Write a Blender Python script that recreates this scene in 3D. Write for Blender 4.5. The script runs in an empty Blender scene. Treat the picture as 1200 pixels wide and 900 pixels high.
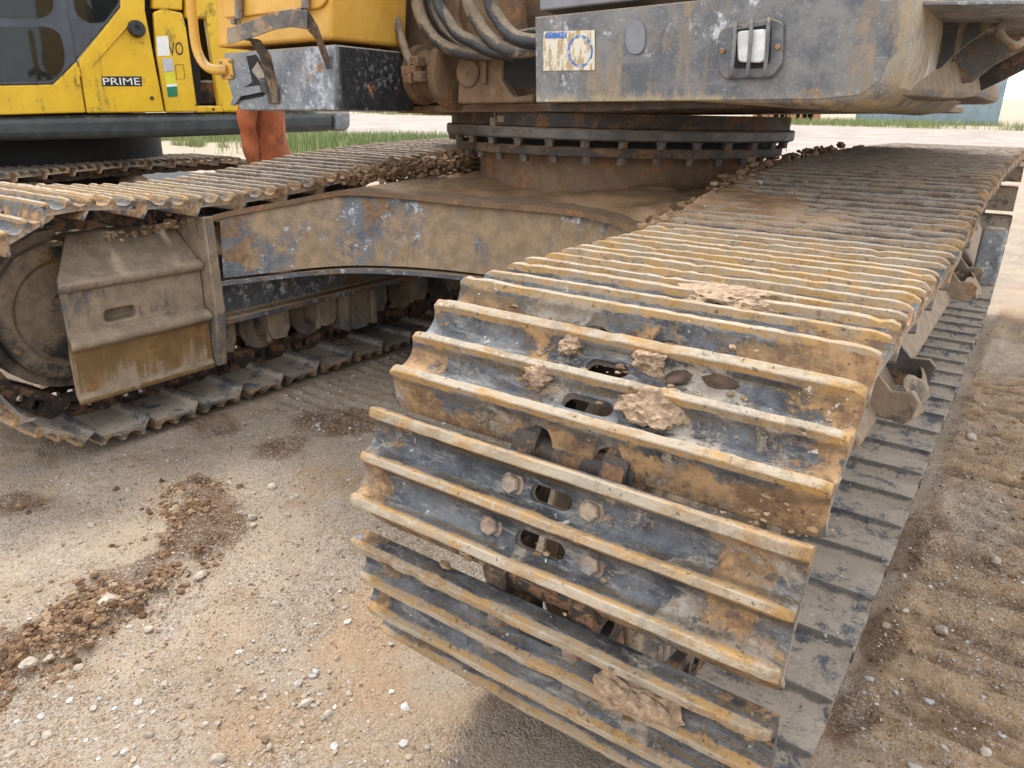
import bpy, bmesh, math, random
import numpy as np
from mathutils import Vector, Matrix

random.seed(7)
RNG = np.random.default_rng(11)
SC = bpy.context.scene
COL = SC.collection

# ------------------------------------------------------------------ camera, sky, sun, exposure
CAM = np.array([0.490, -1.286, 1.253])
YAW, PITCH, ROLL, FPX = 0.605, 0.3535, 0.0206, 864.3          # focal length in pixels of a 1200 px wide picture
_cy, _sy = math.cos(YAW), math.sin(YAW)
F_ = np.array([-_sy * math.cos(PITCH), _cy * math.cos(PITCH), -math.sin(PITCH)])
_r = np.array([_cy, _sy, 0.0]); _u = np.cross(_r, F_)
R_ = math.cos(ROLL) * _r + math.sin(ROLL) * _u
U_ = -math.sin(ROLL) * _r + math.cos(ROLL) * _u
cam_d = bpy.data.cameras.new('camera'); cam = bpy.data.objects.new('camera', cam_d); COL.objects.link(cam)
M = Matrix(((R_[0], U_[0], -F_[0], CAM[0]), (R_[1], U_[1], -F_[1], CAM[1]), (R_[2], U_[2], -F_[2], CAM[2]), (0, 0, 0, 1)))
cam.matrix_world = M
cam_d.sensor_width = 36.0; cam_d.lens = FPX / 1200 * 36; cam_d.clip_start = 0.02; cam_d.clip_end = 3000
SC.camera = cam

SUN_EL, SUN_AZ = math.radians(58), math.radians(150)           # azimuth of the direction towards the sun, from +X
world = bpy.data.worlds.new('World'); SC.world = world; world.use_nodes = True
wn, wl = world.node_tree.nodes, world.node_tree.links
for n in list(wn): wn.remove(n)
sky = wn.new('ShaderNodeTexSky'); sky.sky_type = 'NISHITA'; sky.sun_disc = False
sky.sun_elevation = SUN_EL; sky.sun_rotation = math.radians(90) - SUN_AZ
sky.air_density = 1.0; sky.dust_density = 3.0; sky.ozone_density = 1.0
cloud = wn.new('ShaderNodeMix'); cloud.data_type = 'RGBA'; cloud.inputs[0].default_value = 0.80
cloud.inputs[7].default_value = (10.2, 10.6, 11.2, 1)            # an even white cloud cover over the sky
bg = wn.new('ShaderNodeBackground'); bg.inputs[1].default_value = 0.095
wo = wn.new('ShaderNodeOutputWorld')
wl.new(sky.outputs[0], cloud.inputs[6]); wl.new(cloud.outputs[2], bg.inputs[0]); wl.new(bg.outputs[0], wo.inputs[0])
sun_d = bpy.data.lights.new('sun', 'SUN'); sun_d.energy = 1.5; sun_d.angle = math.radians(12); sun_d.color = (1.0, 0.975, 0.94)
sun = bpy.data.objects.new('sun', sun_d); COL.objects.link(sun)
sd = Vector((math.cos(SUN_EL) * math.cos(SUN_AZ), math.cos(SUN_EL) * math.sin(SUN_AZ), math.sin(SUN_EL)))
sun.rotation_euler = sd.to_track_quat('Z', 'Y').to_euler(); sun.location = (0, 0, 20)
SC.view_settings.view_transform = 'Standard'; SC.view_settings.look = 'None'
SC.view_settings.exposure = 1.22; SC.view_settings.gamma = 1.0; SC.view_settings.use_curve_mapping = False
SC.cycles.use_denoising = True
SC.cycles.max_bounces = 5; SC.cycles.diffuse_bounces = 2

# ------------------------------------------------------------------ pixel -> place
def ray(px, py): return F_ + R_ * ((px - 600) / FPX) - U_ * ((py - 450) / FPX)
def on(px, py, ax, val):
    d = ray(px, py); t = (val - CAM[ax]) / d[ax]; return CAM + t * d
def at_y(px, py, y): return on(px, py, 1, y)
def at_x(px, py, x): return on(px, py, 0, x)
def at_z(px, py, z): return on(px, py, 2, z)

# ------------------------------------------------------------------ noise (numpy)
def _hash(ix, iy, seed):
    h = (ix.astype(np.int64) * 374761393 + iy.astype(np.int64) * 668265263 + seed * 1442695041) & 0xFFFFFFFF
    h = ((h ^ (h >> 13)) * 1274126177) & 0xFFFFFFFF
    return ((h ^ (h >> 16)) & 0xFFFF) / 65535.0
def vnoise(x, y, seed=0):
    x = np.asarray(x, float); y = np.asarray(y, float)
    ix, iy = np.floor(x), np.floor(y); fx, fy = x - ix, y - iy
    fx = fx * fx * fx * (fx * (fx * 6 - 15) + 10); fy = fy * fy * fy * (fy * (fy * 6 - 15) + 10)
    a, b, c, d = _hash(ix, iy, seed), _hash(ix + 1, iy, seed), _hash(ix, iy + 1, seed), _hash(ix + 1, iy + 1, seed)
    return (a + (b - a) * fx) * (1 - fy) + (c + (d - c) * fx) * fy
def fbm(x, y, seed=0, oct=4, gain=0.5):
    s = 0.0; a = 1.0; t = 0.0
    for i in range(oct):
        s = s + a * vnoise(x * 2 ** i + 17.3 * i, y * 2 ** i - 9.1 * i, seed + i); t += a; a *= gain
    return s / t
def sstep(a, b, x):
    t = np.clip((x - a) / (b - a), 0, 1); return t * t * (3 - 2 * t)

# ------------------------------------------------------------------ materials
MAT = {}
def new_mat(name):
    m = bpy.data.materials.new(name); m.use_nodes = True; MAT[name] = m
    nt = m.node_tree; b = nt.nodes['Principled BSDF']
    return m, nt, b
class NT:
    def __init__(s, nt): s.nt = nt; s.l = nt.links
    def node(s, t, **k):
        n = s.nt.nodes.new(t)
        for a, v in k.items(): setattr(n, a, v)
        return n
    def val(s, sock, v):
        if isinstance(v, bpy.types.NodeSocket): s.l.new(v, sock)
        else: sock.default_value = v
    def noise(s, vec, scale, detail=6, rough=0.6, dist=0.0):
        n = s.node('ShaderNodeTexNoise'); s.l.new(vec, n.inputs['Vector'])
        n.inputs['Scale'].default_value = scale; n.inputs['Detail'].default_value = detail
        n.inputs['Roughness'].default_value = rough; n.inputs['Distortion'].default_value = dist
        return n.outputs['Fac']
    def voro(s, vec, scale, feature='F1'):
        n = s.node('ShaderNodeTexVoronoi'); n.feature = feature; s.l.new(vec, n.inputs['Vector']); n.inputs['Scale'].default_value = scale
        return n.outputs['Distance']
    def step(s, v, a, b):
        n = s.node('ShaderNodeMapRange'); n.interpolation_type = 'SMOOTHSTEP'
        s.val(n.inputs[0], v); n.inputs[1].default_value = a; n.inputs[2].default_value = b
        return n.outputs[0]
    def math(s, op, a, b=0.0, clamp=False):
        n = s.node('ShaderNodeMath', operation=op); n.use_clamp = clamp
        s.val(n.inputs[0], a); s.val(n.inputs[1], b); return n.outputs[0]
    def mix(s, f, a, b):
        n = s.node('ShaderNodeMix'); n.data_type = 'RGBA'
        s.val(n.inputs[0], f)
        for i, c in ((6, a), (7, b)):
            if isinstance(c, bpy.types.NodeSocket): s.l.new(c, n.inputs[i])
            else: n.inputs[i].default_value = (*c, 1)
        return n.outputs[2]
    def coords(s, rnd=True, stretch=None):
        tc = s.node('ShaderNodeTexCoord').outputs['Object']
        if rnd:
            oi = s.node('ShaderNodeObjectInfo').outputs['Random']
            k = s.math('MULTIPLY', oi, 37.0)
            v = s.node('ShaderNodeVectorMath', operation='ADD'); s.l.new(tc, v.inputs[0])
            cx = s.node('ShaderNodeCombineXYZ'); s.l.new(k, cx.inputs[0]); s.l.new(k, cx.inputs[1]); s.l.new(k, cx.inputs[2])
            s.l.new(cx.outputs[0], v.inputs[1]); tc = v.outputs[0]
        return tc
    def stretch(s, vec, sc):
        mp = s.node('ShaderNodeMapping'); s.l.new(vec, mp.inputs[0]); mp.inputs['Scale'].default_value = sc; return mp.outputs[0]
    def nz(s):
        g = s.node('ShaderNodeNewGeometry'); x = s.node('ShaderNodeSeparateXYZ'); s.l.new(g.outputs['Normal'], x.inputs[0]); return x.outputs[2]
    def pos(s):
        g = s.node('ShaderNodeNewGeometry'); x = s.node('ShaderNodeSeparateXYZ'); s.l.new(g.outputs['Position'], x.inputs[0]); return x.outputs
    def attr(s, name):
        a = s.node('ShaderNodeAttribute'); a.attribute_name = name; return a.outputs['Fac']
    def bump(s, bsdf, h, strength, dist):
        n = s.node('ShaderNodeBump'); s.l.new(h, n.inputs['Height']); n.inputs['Strength'].default_value = strength
        n.inputs['Distance'].default_value = dist; s.l.new(n.outputs[0], bsdf.inputs['Normal'])

STEEL = (0.060, 0.068, 0.085); STEEL2 = (0.15, 0.155, 0.165)
DUST = (0.40, 0.315, 0.225); DUST2 = (0.30, 0.215, 0.135); OCHRE = (0.42, 0.245, 0.085); RUST = (0.24, 0.115, 0.045); BROWN = (0.13, 0.075, 0.042)

def worn(name, base, base2, dust=DUST, dust_amt=0.5, rust=RUST, rust_amt=0.3, scale=3.0, rough=0.55, metal=0.0, up=0.35,
         speck=0.3, scratch=0.0, streak=0.0, bump=0.4, bdist=0.003, rnd=False, edge=None, scl=.40):
    """metal or paint under dust, rust and scratches; *_amt 0..1 is about the covered share"""
    m, nt, b = new_mat(name); t = NT(nt); v = t.coords(rnd)
    n1 = t.noise(v, scale * 2.5, 8, 0.7); c = t.mix(t.step(n1, 0.38, 0.66), base, base2)
    if scratch:
        cl = t.noise(v, scale * 0.75, 4, 0.55)
        rot = t.node('ShaderNodeMapping'); nt.links.new(v, rot.inputs[0]); rot.inputs['Rotation'].default_value = (0, 0.5, 0); rot.inputs['Scale'].default_value = (1.0, 1.0, 9.0)
        s1 = t.noise(rot.outputs[0], scale * 5, 7, 0.75, 0.6); s3 = t.noise(v, scale * 7, 9, 0.76)
        f = t.math('MAXIMUM', t.step(s1, 0.60, 0.66), t.step(t.math('ADD', s3, t.math('MULTIPLY', t.math('SUBTRACT', cl, .5), .5)), 0.53, 0.66))
        f = t.math('MULTIPLY', f, t.step(cl, scl, scl + .13)); f = t.math('MULTIPLY', f, scratch)
        c = t.mix(f, c, t.mix(t.step(s3, .45, .62), (0.30, 0.335, 0.40), (0.56, 0.57, 0.58)))
    r1 = t.noise(v, scale * 1.7, 9, 0.68, 0.4); k = 0.66 - 0.30 * rust_amt
    fn_ = t.math('MULTIPLY', t.math('SUBTRACT', t.noise(v, scale * 30, 5, 0.75), 0.5), 0.16)
    r1 = t.math('ADD', r1, fn_); rm = t.math('MULTIPLY', t.step(r1, k, k + 0.055), 0.9)
    rc = t.mix(t.step(t.noise(v, scale * 14, 4, 0.6), 0.35, 0.65), rust, tuple(min(1, x * 1.7) for x in rust))
    c = t.mix(rm, c, rc)
    d1 = t.noise(v, scale * 0.9, 10, 0.66, 0.3)
    if streak:
        st = t.noise(t.stretch(v, (9, 9, 0.6)), scale, 5, 0.6)
        d1 = t.math('ADD', t.math('MULTIPLY', d1, 1 - streak), t.math('MULTIPLY', st, streak))
    if up: d1 = t.math('ADD', d1, t.math('MULTIPLY', t.math('MAXIMUM', t.nz(), 0.0), up))
    k = 0.70 - 0.42 * dust_amt
    d1 = t.math('ADD', d1, fn_); dm = t.step(d1, k, k + 0.09)
    dc = t.mix(t.step(t.noise(v, scale * 5, 6, 0.7), 0.36, 0.64), dust, tuple(x * 0.68 for x in dust))
    c = t.mix(t.math('MULTIPLY', dm, 0.93), c, dc)
    if edge:                                                      # paint scraped to the primer along the lower edge
        e = t.step(t.math('ADD', t.pos()[2], t.math('MULTIPLY', t.math('SUBTRACT', t.noise(t.stretch(v, (1, 1, .4)), scale * 6, 8, .75), .5), .10)), edge[0], edge[1])
        e = t.math('MAXIMUM', e, t.math('MULTIPLY', t.step(t.math('ADD', t.pos()[0], t.math('MULTIPLY', t.math('SUBTRACT', t.noise(v, scale * 5, 8, .75), .5), .16)), .085, .125), .55))
        e = t.math('MULTIPLY', e, t.step(t.noise(v, scale * 4, 6, .7), .36, .52))
        c = t.mix(t.math('MULTIPLY', e, .85), c, edge[2])
    if speck:
        sp = t.math('MULTIPLY', t.step(t.noise(v, scale * 45, 2, 0.5), 0.68, 0.73), speck)
        c = t.mix(sp, c, (0.62, 0.58, 0.50))
    nt.links.new(c, b.inputs['Base Color'])
    rr = t.math('ADD', t.math('MULTIPLY', t.math('MAXIMUM', dm, rm), 0.92 - rough), rough, True)
    nt.links.new(rr, b.inputs['Roughness'])
    if metal: nt.links.new(t.math('MULTIPLY', t.math('SUBTRACT', 1.0, t.math('MAXIMUM', dm, rm)), metal), b.inputs['Metallic'])
    h = t.math('ADD', t.math('ADD', t.math('MULTIPLY', dm, 0.5), t.math('MULTIPLY', t.noise(v, scale * 18, 6, 0.7), 0.7)), t.math('MULTIPLY', n1, 0.4))
    t.bump(b, h, bump, bdist)
    return m

def shoe_mat(name):
    m, nt, b = new_mat(name); t = NT(nt); v = t.coords(True)
    wpos = t.pos(); tip = t.attr('tip'); lip = t.attr('lip'); inner = t.attr('inner')
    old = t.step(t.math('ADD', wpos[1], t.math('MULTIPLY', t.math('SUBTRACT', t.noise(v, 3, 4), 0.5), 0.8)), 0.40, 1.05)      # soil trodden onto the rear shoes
    fine = t.noise(v, 130, 6, 0.75); mid = t.noise(v, 26, 8, 0.72)
    n1 = t.noise(v, 11, 9, 0.72)
    c = t.mix(t.step(n1, 0.36, 0.66), (0.036, 0.040, 0.049), (0.155, 0.158, 0.164))
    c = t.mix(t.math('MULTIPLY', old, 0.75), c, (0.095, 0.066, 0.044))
    sc = t.noise(t.stretch(v, (2.0, 7, 7)), 6, 9, 0.75, 0.6)
    c = t.mix(t.math('MULTIPLY', t.step(sc, 0.49, 0.62), 0.8), c, t.mix(t.step(mid, .4, .6), (0.31, 0.285, 0.25), (0.21, 0.205, 0.20)))
    # rust and ochre clay, mostly on the lips and in the corners
    r1 = t.noise(v, 6.5, 10, 0.7, 0.5)
    rl = t.math('ADD', t.math('ADD', r1, t.math('MULTIPLY', t.math('SUBTRACT', fine, 0.5), 0.14)), t.math('MULTIPLY', lip, 0.15))
    rl = t.math('ADD', rl, t.math('MULTIPLY', t.attr('ends'), 0.11))
    rm = t.step(rl, 0.575, 0.625)
    rc = t.mix(t.step(mid, 0.40, 0.60), (0.19, 0.098, 0.040), (0.43, 0.25, 0.105))
    c = t.mix(t.math('MULTIPLY', rm, 0.88), c, rc)
    # grey-tan dust film
    d1 = t.math('ADD', t.noise(v, 4.5, 11, 0.72, 0.4), t.math('MULTIPLY', old, 0.025))
    d1 = t.math('ADD', d1, t.math('MULTIPLY', t.math('SUBTRACT', fine, 0.5), 0.20))
    dm = t.step(d1, 0.55, 0.61)
    dc = t.mix(t.step(mid, 0.40, 0.62), (0.40, 0.345, 0.275), (0.255, 0.20, 0.145))
    dc = t.mix(old, dc, t.mix(t.step(mid, 0.40, 0.62), (0.225, 0.155, 0.098), (0.095, 0.062, 0.040)))
    c = t.mix(t.math('MULTIPLY', dm, 0.82), c, dc)
    # olive-brown tone in the root below each grouser
    gr = t.math('MULTIPLY', t.step(t.math('ABSOLUTE', t.math('SUBTRACT', tip, 0.22)), 0.24, 0.05), t.step(t.noise(t.stretch(v, (1, 3, 3)), 7, 6, .7), .40, .60))
    c = t.mix(t.math('MULTIPLY', gr, 0.85), c, (0.135, 0.095, 0.050))
    # worn grouser tips: ochre flanks, pale rubbed tops
    tn = t.math('ADD', tip, t.math('MULTIPLY', t.math('SUBTRACT', t.noise(t.stretch(v, (0.8, 4, 4)), 14, 8, 0.74), 0.5), 0.95))
    tm = t.step(t.math('SUBTRACT', tn, t.math('MULTIPLY', old, 0.22)), 0.46, 0.62)  # rear shoes: flanks lose tip colour, painting in their shadow side
    oc = t.mix(t.step(t.noise(v, 17, 8, 0.74), 0.42, 0.58), (0.43, 0.245, 0.078), (0.36, 0.265, 0.165))
    oc = t.mix(t.math('MULTIPLY', t.step(t.noise(v, 40, 6, .75), .54, .64), 0.6), oc, (0.20, 0.125, 0.065))
    oc = t.mix(old, oc, t.mix(t.step(mid, .4, .6), (0.30, 0.235, 0.17), (0.22, 0.15, 0.095)))
    c = t.mix(t.math('MULTIPLY', tm, 0.90), c, oc)
    tp = t.noise(t.stretch(v, (1.0, 3, 3)), 10, 9, 0.75)
    top = t.math('MULTIPLY', t.step(tip, 0.90, 1.0), t.step(tp, 0.42, 0.54))
    c = t.mix(t.math('MULTIPLY', top, 0.85), c, t.mix(old, (0.40, 0.34, 0.26), (0.30, 0.255, 0.205)))
    # the inner face carries pale dust with bare dark scuffs
    ic = t.mix(t.step(t.math('ADD', t.noise(v, 9, 11, .74, .3), t.math('MULTIPLY', t.math('SUBTRACT', fine, .5), .26)), 0.40, 0.50), (0.105, 0.108, 0.12), (0.37, 0.305, 0.235))
    ic = t.mix(t.math('MULTIPLY', t.step(t.math('ADD', t.attr('seam'), t.math('MULTIPLY', t.math('SUBTRACT', mid, .5), .9)), .62, .9), .75), ic, (0.04, 0.039, 0.040))
    c = t.mix(inner, c, ic)
    # lime splashes, specks, dark stains
    sp = t.math('MULTIPLY', t.step(t.noise(v, 58, 4, 0.65), 0.64, 0.69), t.step(t.noise(v, 5, 3, 0.5), 0.46, 0.60))
    c = t.mix(t.math('MULTIPLY', sp, 0.8), c, (0.68, 0.65, 0.60))
    c = t.mix(t.math('MULTIPLY', t.step(t.noise(v, 85, 2, 0.5), 0.67, 0.71), 0.65), c, (0.05, 0.035, 0.025))
    c = t.mix(t.math('MULTIPLY', t.step(fine, 0.58, 0.70), 0.35), c, (0.06, 0.045, 0.035))
    c = t.mix(t.math('MULTIPLY', t.step(fine, 0.42, 0.30), 0.25), c, (0.55, 0.49, 0.41))
    nt.links.new(c, b.inputs['Base Color'])
    cov = t.math('MAXIMUM', t.math('MAXIMUM', dm, rm), t.math('MAXIMUM', tm, inner))
    nt.links.new(t.math('ADD', t.math('MULTIPLY', cov, 0.34), 0.50), b.inputs['Roughness'])
    nt.links.new(t.math('MULTIPLY', t.math('SUBTRACT', 1.0, cov), 0.4), b.inputs['Metallic'])
    h = t.math('ADD', t.math('ADD', t.math('MULTIPLY', dm, 0.5), t.math('MULTIPLY', rm, 0.4)), t.math('ADD', t.math('MULTIPLY', fine, 0.9), t.math('MULTIPLY', mid, 0.9)))
    t.bump(b, h, 0.7, 0.0035)
    return m

def plain(name, col, rough=0.6, metal=0.0, var=0.25, scale=12, bump=0.15, bdist=0.002):
    m, nt, b = new_mat(name); t = NT(nt); v = t.coords(True)
    n = t.noise(v, scale, 6, 0.65)
    c = t.mix(t.step(n, 0.3, 0.7), tuple(x * (1 - var) for x in col), tuple(min(1, x * (1 + var)) for x in col))
    nt.links.new(c, b.inputs['Base Color']); b.inputs['Roughness'].default_value = rough; b.inputs['Metallic'].default_value = metal
    if bump: t.bump(b, n, bump, bdist)
    return m

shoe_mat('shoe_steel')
worn('link_steel', (0.040, 0.034, 0.029), (0.075, 0.056, 0.042), dust=(0.18, 0.12, 0.075), dust_amt=0.32, rust=(0.16, 0.08, 0.038), rust_amt=0.5, scale=9, rough=0.6, metal=0.3, speck=0.1, up=0.0, rnd=True)
worn('bolt_steel', (0.16, 0.14, 0.125), (0.28, 0.25, 0.22), dust=(0.37, 0.28, 0.20), dust_amt=0.45, rust=(0.19, 0.10, 0.05), rust_amt=0.45, scale=22, rough=0.55, metal=0.35, speck=0.1, rnd=True)
worn('frame_dusty', (0.085, 0.088, 0.095), (0.16, 0.155, 0.15), dust=(0.335, 0.25, 0.165), dust_amt=0.66, rust=(0.20, 0.115, 0.055), rust_amt=0.38, scale=3.6, rough=0.6, up=0.30, speck=0.15, streak=0.25, bump=0.9, bdist=0.006)
worn('idler_steel', (0.05, 0.045, 0.04), (0.12, 0.10, 0.08), dust=(0.34, 0.25, 0.165), dust_amt=0.52, rust=(0.24, 0.14, 0.065), rust_amt=0.45, scale=4.5, rough=0.55, up=0.2, speck=0.1)
worn('frame_brown', (0.15, 0.085, 0.03), (0.24, 0.14, 0.05), dust=(0.33, 0.25, 0.165), dust_amt=0.42, rust=(0.15, 0.075, 0.025), rust_amt=0.45, scale=3.0, rough=0.55, up=0.35, speck=0.1, streak=0.45)
worn('carbody_paint', (0.060, 0.066, 0.078), (0.13, 0.13, 0.132), dust=(0.33, 0.225, 0.13), dust_amt=0.17, rust=(0.15, 0.085, 0.040), rust_amt=0.50, scale=3.4, rough=0.5, up=0.55, speck=0.3, scratch=1.0, streak=0.2, scl=.34)
worn('beam_paint', (0.085, 0.09, 0.10), (0.21, 0.20, 0.185), dust=(0.31, 0.24, 0.165), dust_amt=0.54, rust=(0.24, 0.125, 0.055), rust_amt=0.22, scale=3.4, rough=0.42, up=0.4, speck=0.35, scratch=0.95, streak=0.40, edge=(1.318, 1.282, (0.42, 0.33, 0.19)), scl=.33)
worn('gusset_paint', (0.035, 0.037, 0.042), (0.075, 0.075, 0.08), dust=(0.34, 0.25, 0.16), dust_amt=0.50, rust_amt=0.2, scale=3.0, rough=0.5, up=0.2, speck=0.2, streak=0.75)
worn('grey_paint', (0.13, 0.14, 0.155), (0.28, 0.285, 0.29), dust=(0.36, 0.29, 0.21), dust_amt=0.36, rust=(0.26, 0.14, 0.06), rust_amt=0.22, scale=4.0, rough=0.45, up=0.35, speck=0.3, scratch=0.8, streak=0.3)
worn('dark_speckled', (0.014, 0.015, 0.017), (0.032, 0.032, 0.034), dust=(0.26, 0.20, 0.14), dust_amt=0.16, rust_amt=0.1, scale=6, rough=0.5, speck=0.35, scratch=0.28)
worn('clay_brown', (0.15, 0.090, 0.048), (0.22, 0.135, 0.075), dust=(0.26, 0.17, 0.10), dust_amt=0.45, rust=(0.20, 0.10, 0.045), rust_amt=0.4, scale=4.5, rough=0.8, up=0.3, speck=0.15, bump=0.7, bdist=0.005)
worn('ring_dark', (0.030, 0.026, 0.024), (0.075, 0.055, 0.042), dust=(0.20, 0.125, 0.07), dust_amt=0.40, rust=(0.15, 0.075, 0.035), rust_amt=0.4, scale=6, rough=0.55, metal=0.2, speck=0.1)
worn('ring_grey', (0.07, 0.066, 0.062), (0.15, 0.135, 0.12), dust=(0.24, 0.17, 0.11), dust_amt=0.32, rust_amt=0.2, scale=5, rough=0.45, metal=0.3, speck=0.1)
worn('ring_bolt', (0.06, 0.05, 0.042), (0.15, 0.125, 0.10), dust=(0.22, 0.15, 0.09), dust_amt=0.3, rust=(0.15, 0.075, 0.035), rust_amt=0.4, scale=18, rough=0.5, metal=0.3, speck=0.1, rnd=True)
worn('tank_yellow', (0.62, 0.33, 0.045), (0.70, 0.39, 0.075), dust=(0.50, 0.32, 0.13), dust_amt=0.30, rust=(0.25, 0.12, 0.04), rust_amt=0.06, scale=3, rough=0.5, up=0.3, speck=0.15, streak=0.4, bump=0.2)
worn('cab_yellow', (0.62, 0.37, 0.012), (0.70, 0.44, 0.016), dust=(0.33, 0.23, 0.03), dust_amt=0.34, rust=(0.20, 0.15, 0.02), rust_amt=0.26, scale=2.6, rough=0.42, up=0.1, speck=0.05, streak=0.35, bump=0.12)
worn('deck_green', (0.028, 0.036, 0.036), (0.055, 0.062, 0.058), dust=(0.20, 0.17, 0.10), dust_amt=0.16, rust=(0.14, 0.11, 0.05), rust_amt=0.12, scale=3, rough=0.45, up=0.2, speck=0.1, streak=0.3)
plain('cab_frame', (0.055, 0.062, 0.078), 0.45, 0, 0.2)
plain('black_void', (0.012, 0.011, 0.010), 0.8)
plain('rubber', (0.020, 0.020, 0.021), 0.55, 0, 0.4, 40, 0.4)
worn('hose_rubber', (0.018, 0.018, 0.019), (0.035, 0.034, 0.033), dust=(0.25, 0.19, 0.125), dust_amt=0.20, rust_amt=0.0, scale=7, rough=0.45, up=0.5, speck=0.4)
worn('hose_dusty', (0.03, 0.028, 0.026), (0.06, 0.055, 0.05), dust=(0.30, 0.225, 0.145), dust_amt=0.55, rust_amt=0.0, scale=7, rough=0.5, up=0.3, speck=0.3)
plain('fabric_orange', (0.30, 0.075, 0.020), 0.8, 0, 0.35, 9, 0.6, 0.01)
plain('skin', (0.28, 0.15, 0.09), 0.55, 0, 0.1)
plain('hair_black', (0.012, 0.010, 0.009), 0.6)
plain('boot_leather', (0.04, 0.028, 0.02), 0.6)
plain('white_paint', (0.72, 0.72, 0.70), 0.5, 0, 0.08)
plain('black_paint', (0.010, 0.010, 0.011), 0.45)
plain('decal_green', (0.012, 0.17, 0.085), 0.45, 0, 0.1)
plain('decal_grey', (0.42, 0.44, 0.47), 0.5, 0, 0.1)
plain('decal_lime', (0.62, 0.58, 0.03), 0.5, 0, 0.1)
plain('fence_blue', (0.20, 0.26, 0.28), 0.55, 0, 0.15, 2, 0.1)
worn('post_rust', (0.30, 0.13, 0.06), (0.40, 0.2, 0.1), dust_amt=0.2, rust_amt=0.5, scale=2)
plain('grey_cover', (0.20, 0.20, 0.215), 0.5, 0, 0.15)
plain('seat_grey', (0.22, 0.25, 0.24), 0.8)

def glass(name, tint, rough=0.04):
    m, nt, b = new_mat(name); t = NT(nt); nt.nodes.remove(b); out = nt.nodes['Material Output']
    tr = t.node('ShaderNodeBsdfTransparent'); tr.inputs[0].default_value = (*tint, 1)
    gl = t.node('ShaderNodeBsdfGlossy'); gl.inputs['Roughness'].default_value = rough
    fr = t.node('ShaderNodeFresnel'); fr.inputs[0].default_value = 1.5
    mx = t.node('ShaderNodeMixShader'); nt.links.new(fr.outputs[0], mx.inputs[0]); nt.links.new(tr.outputs[0], mx.inputs[1]); nt.links.new(gl.outputs[0], mx.inputs[2]); nt.links.new(mx.outputs[0], out.inputs[0])
    return m
glass('window_glass', (0.50, 0.56, 0.52))
def lens_mat():
    m, nt, b = new_mat('lamp_lens'); t = NT(nt); v = t.coords(False)
    c = t.mix(t.step(t.noise(v, 30, 4), 0.3, 0.7), (0.55, 0.54, 0.50), (0.80, 0.80, 0.77)); nt.links.new(c, b.inputs['Base Color'])
    b.inputs['Roughness'].default_value = 0.2
lens_mat()

def sticker_mat():
    m, nt, b = new_mat('sticker'); t = NT(nt); v = t.coords(False)
    fl = t.noise(t.stretch(v, (1, 1, 0.35)), 60, 6, 0.7)
    c = t.mix(t.step(fl, 0.47, 0.55), (0.66, 0.60, 0.47), (0.42, 0.30, 0.16))
    w = t.noise(v, 9, 5, 0.6); c = t.mix(t.step(w, 0.56, 0.66), c, (0.17, 0.14, 0.11))
    nt.links.new(c, b.inputs['Base Color']); b.inputs['Roughness'].default_value = 0.6
    m, nt, b = new_mat('sticker_blue'); t = NT(nt); v = t.coords(False)
    c = t.mix(t.step(t.noise(v, 70, 5, 0.7), 0.54, 0.62), (0.06, 0.15, 0.42), (0.60, 0.55, 0.45))
    nt.links.new(c, b.inputs['Base Color']); b.inputs['Roughness'].default_value = 0.6
sticker_mat()

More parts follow.
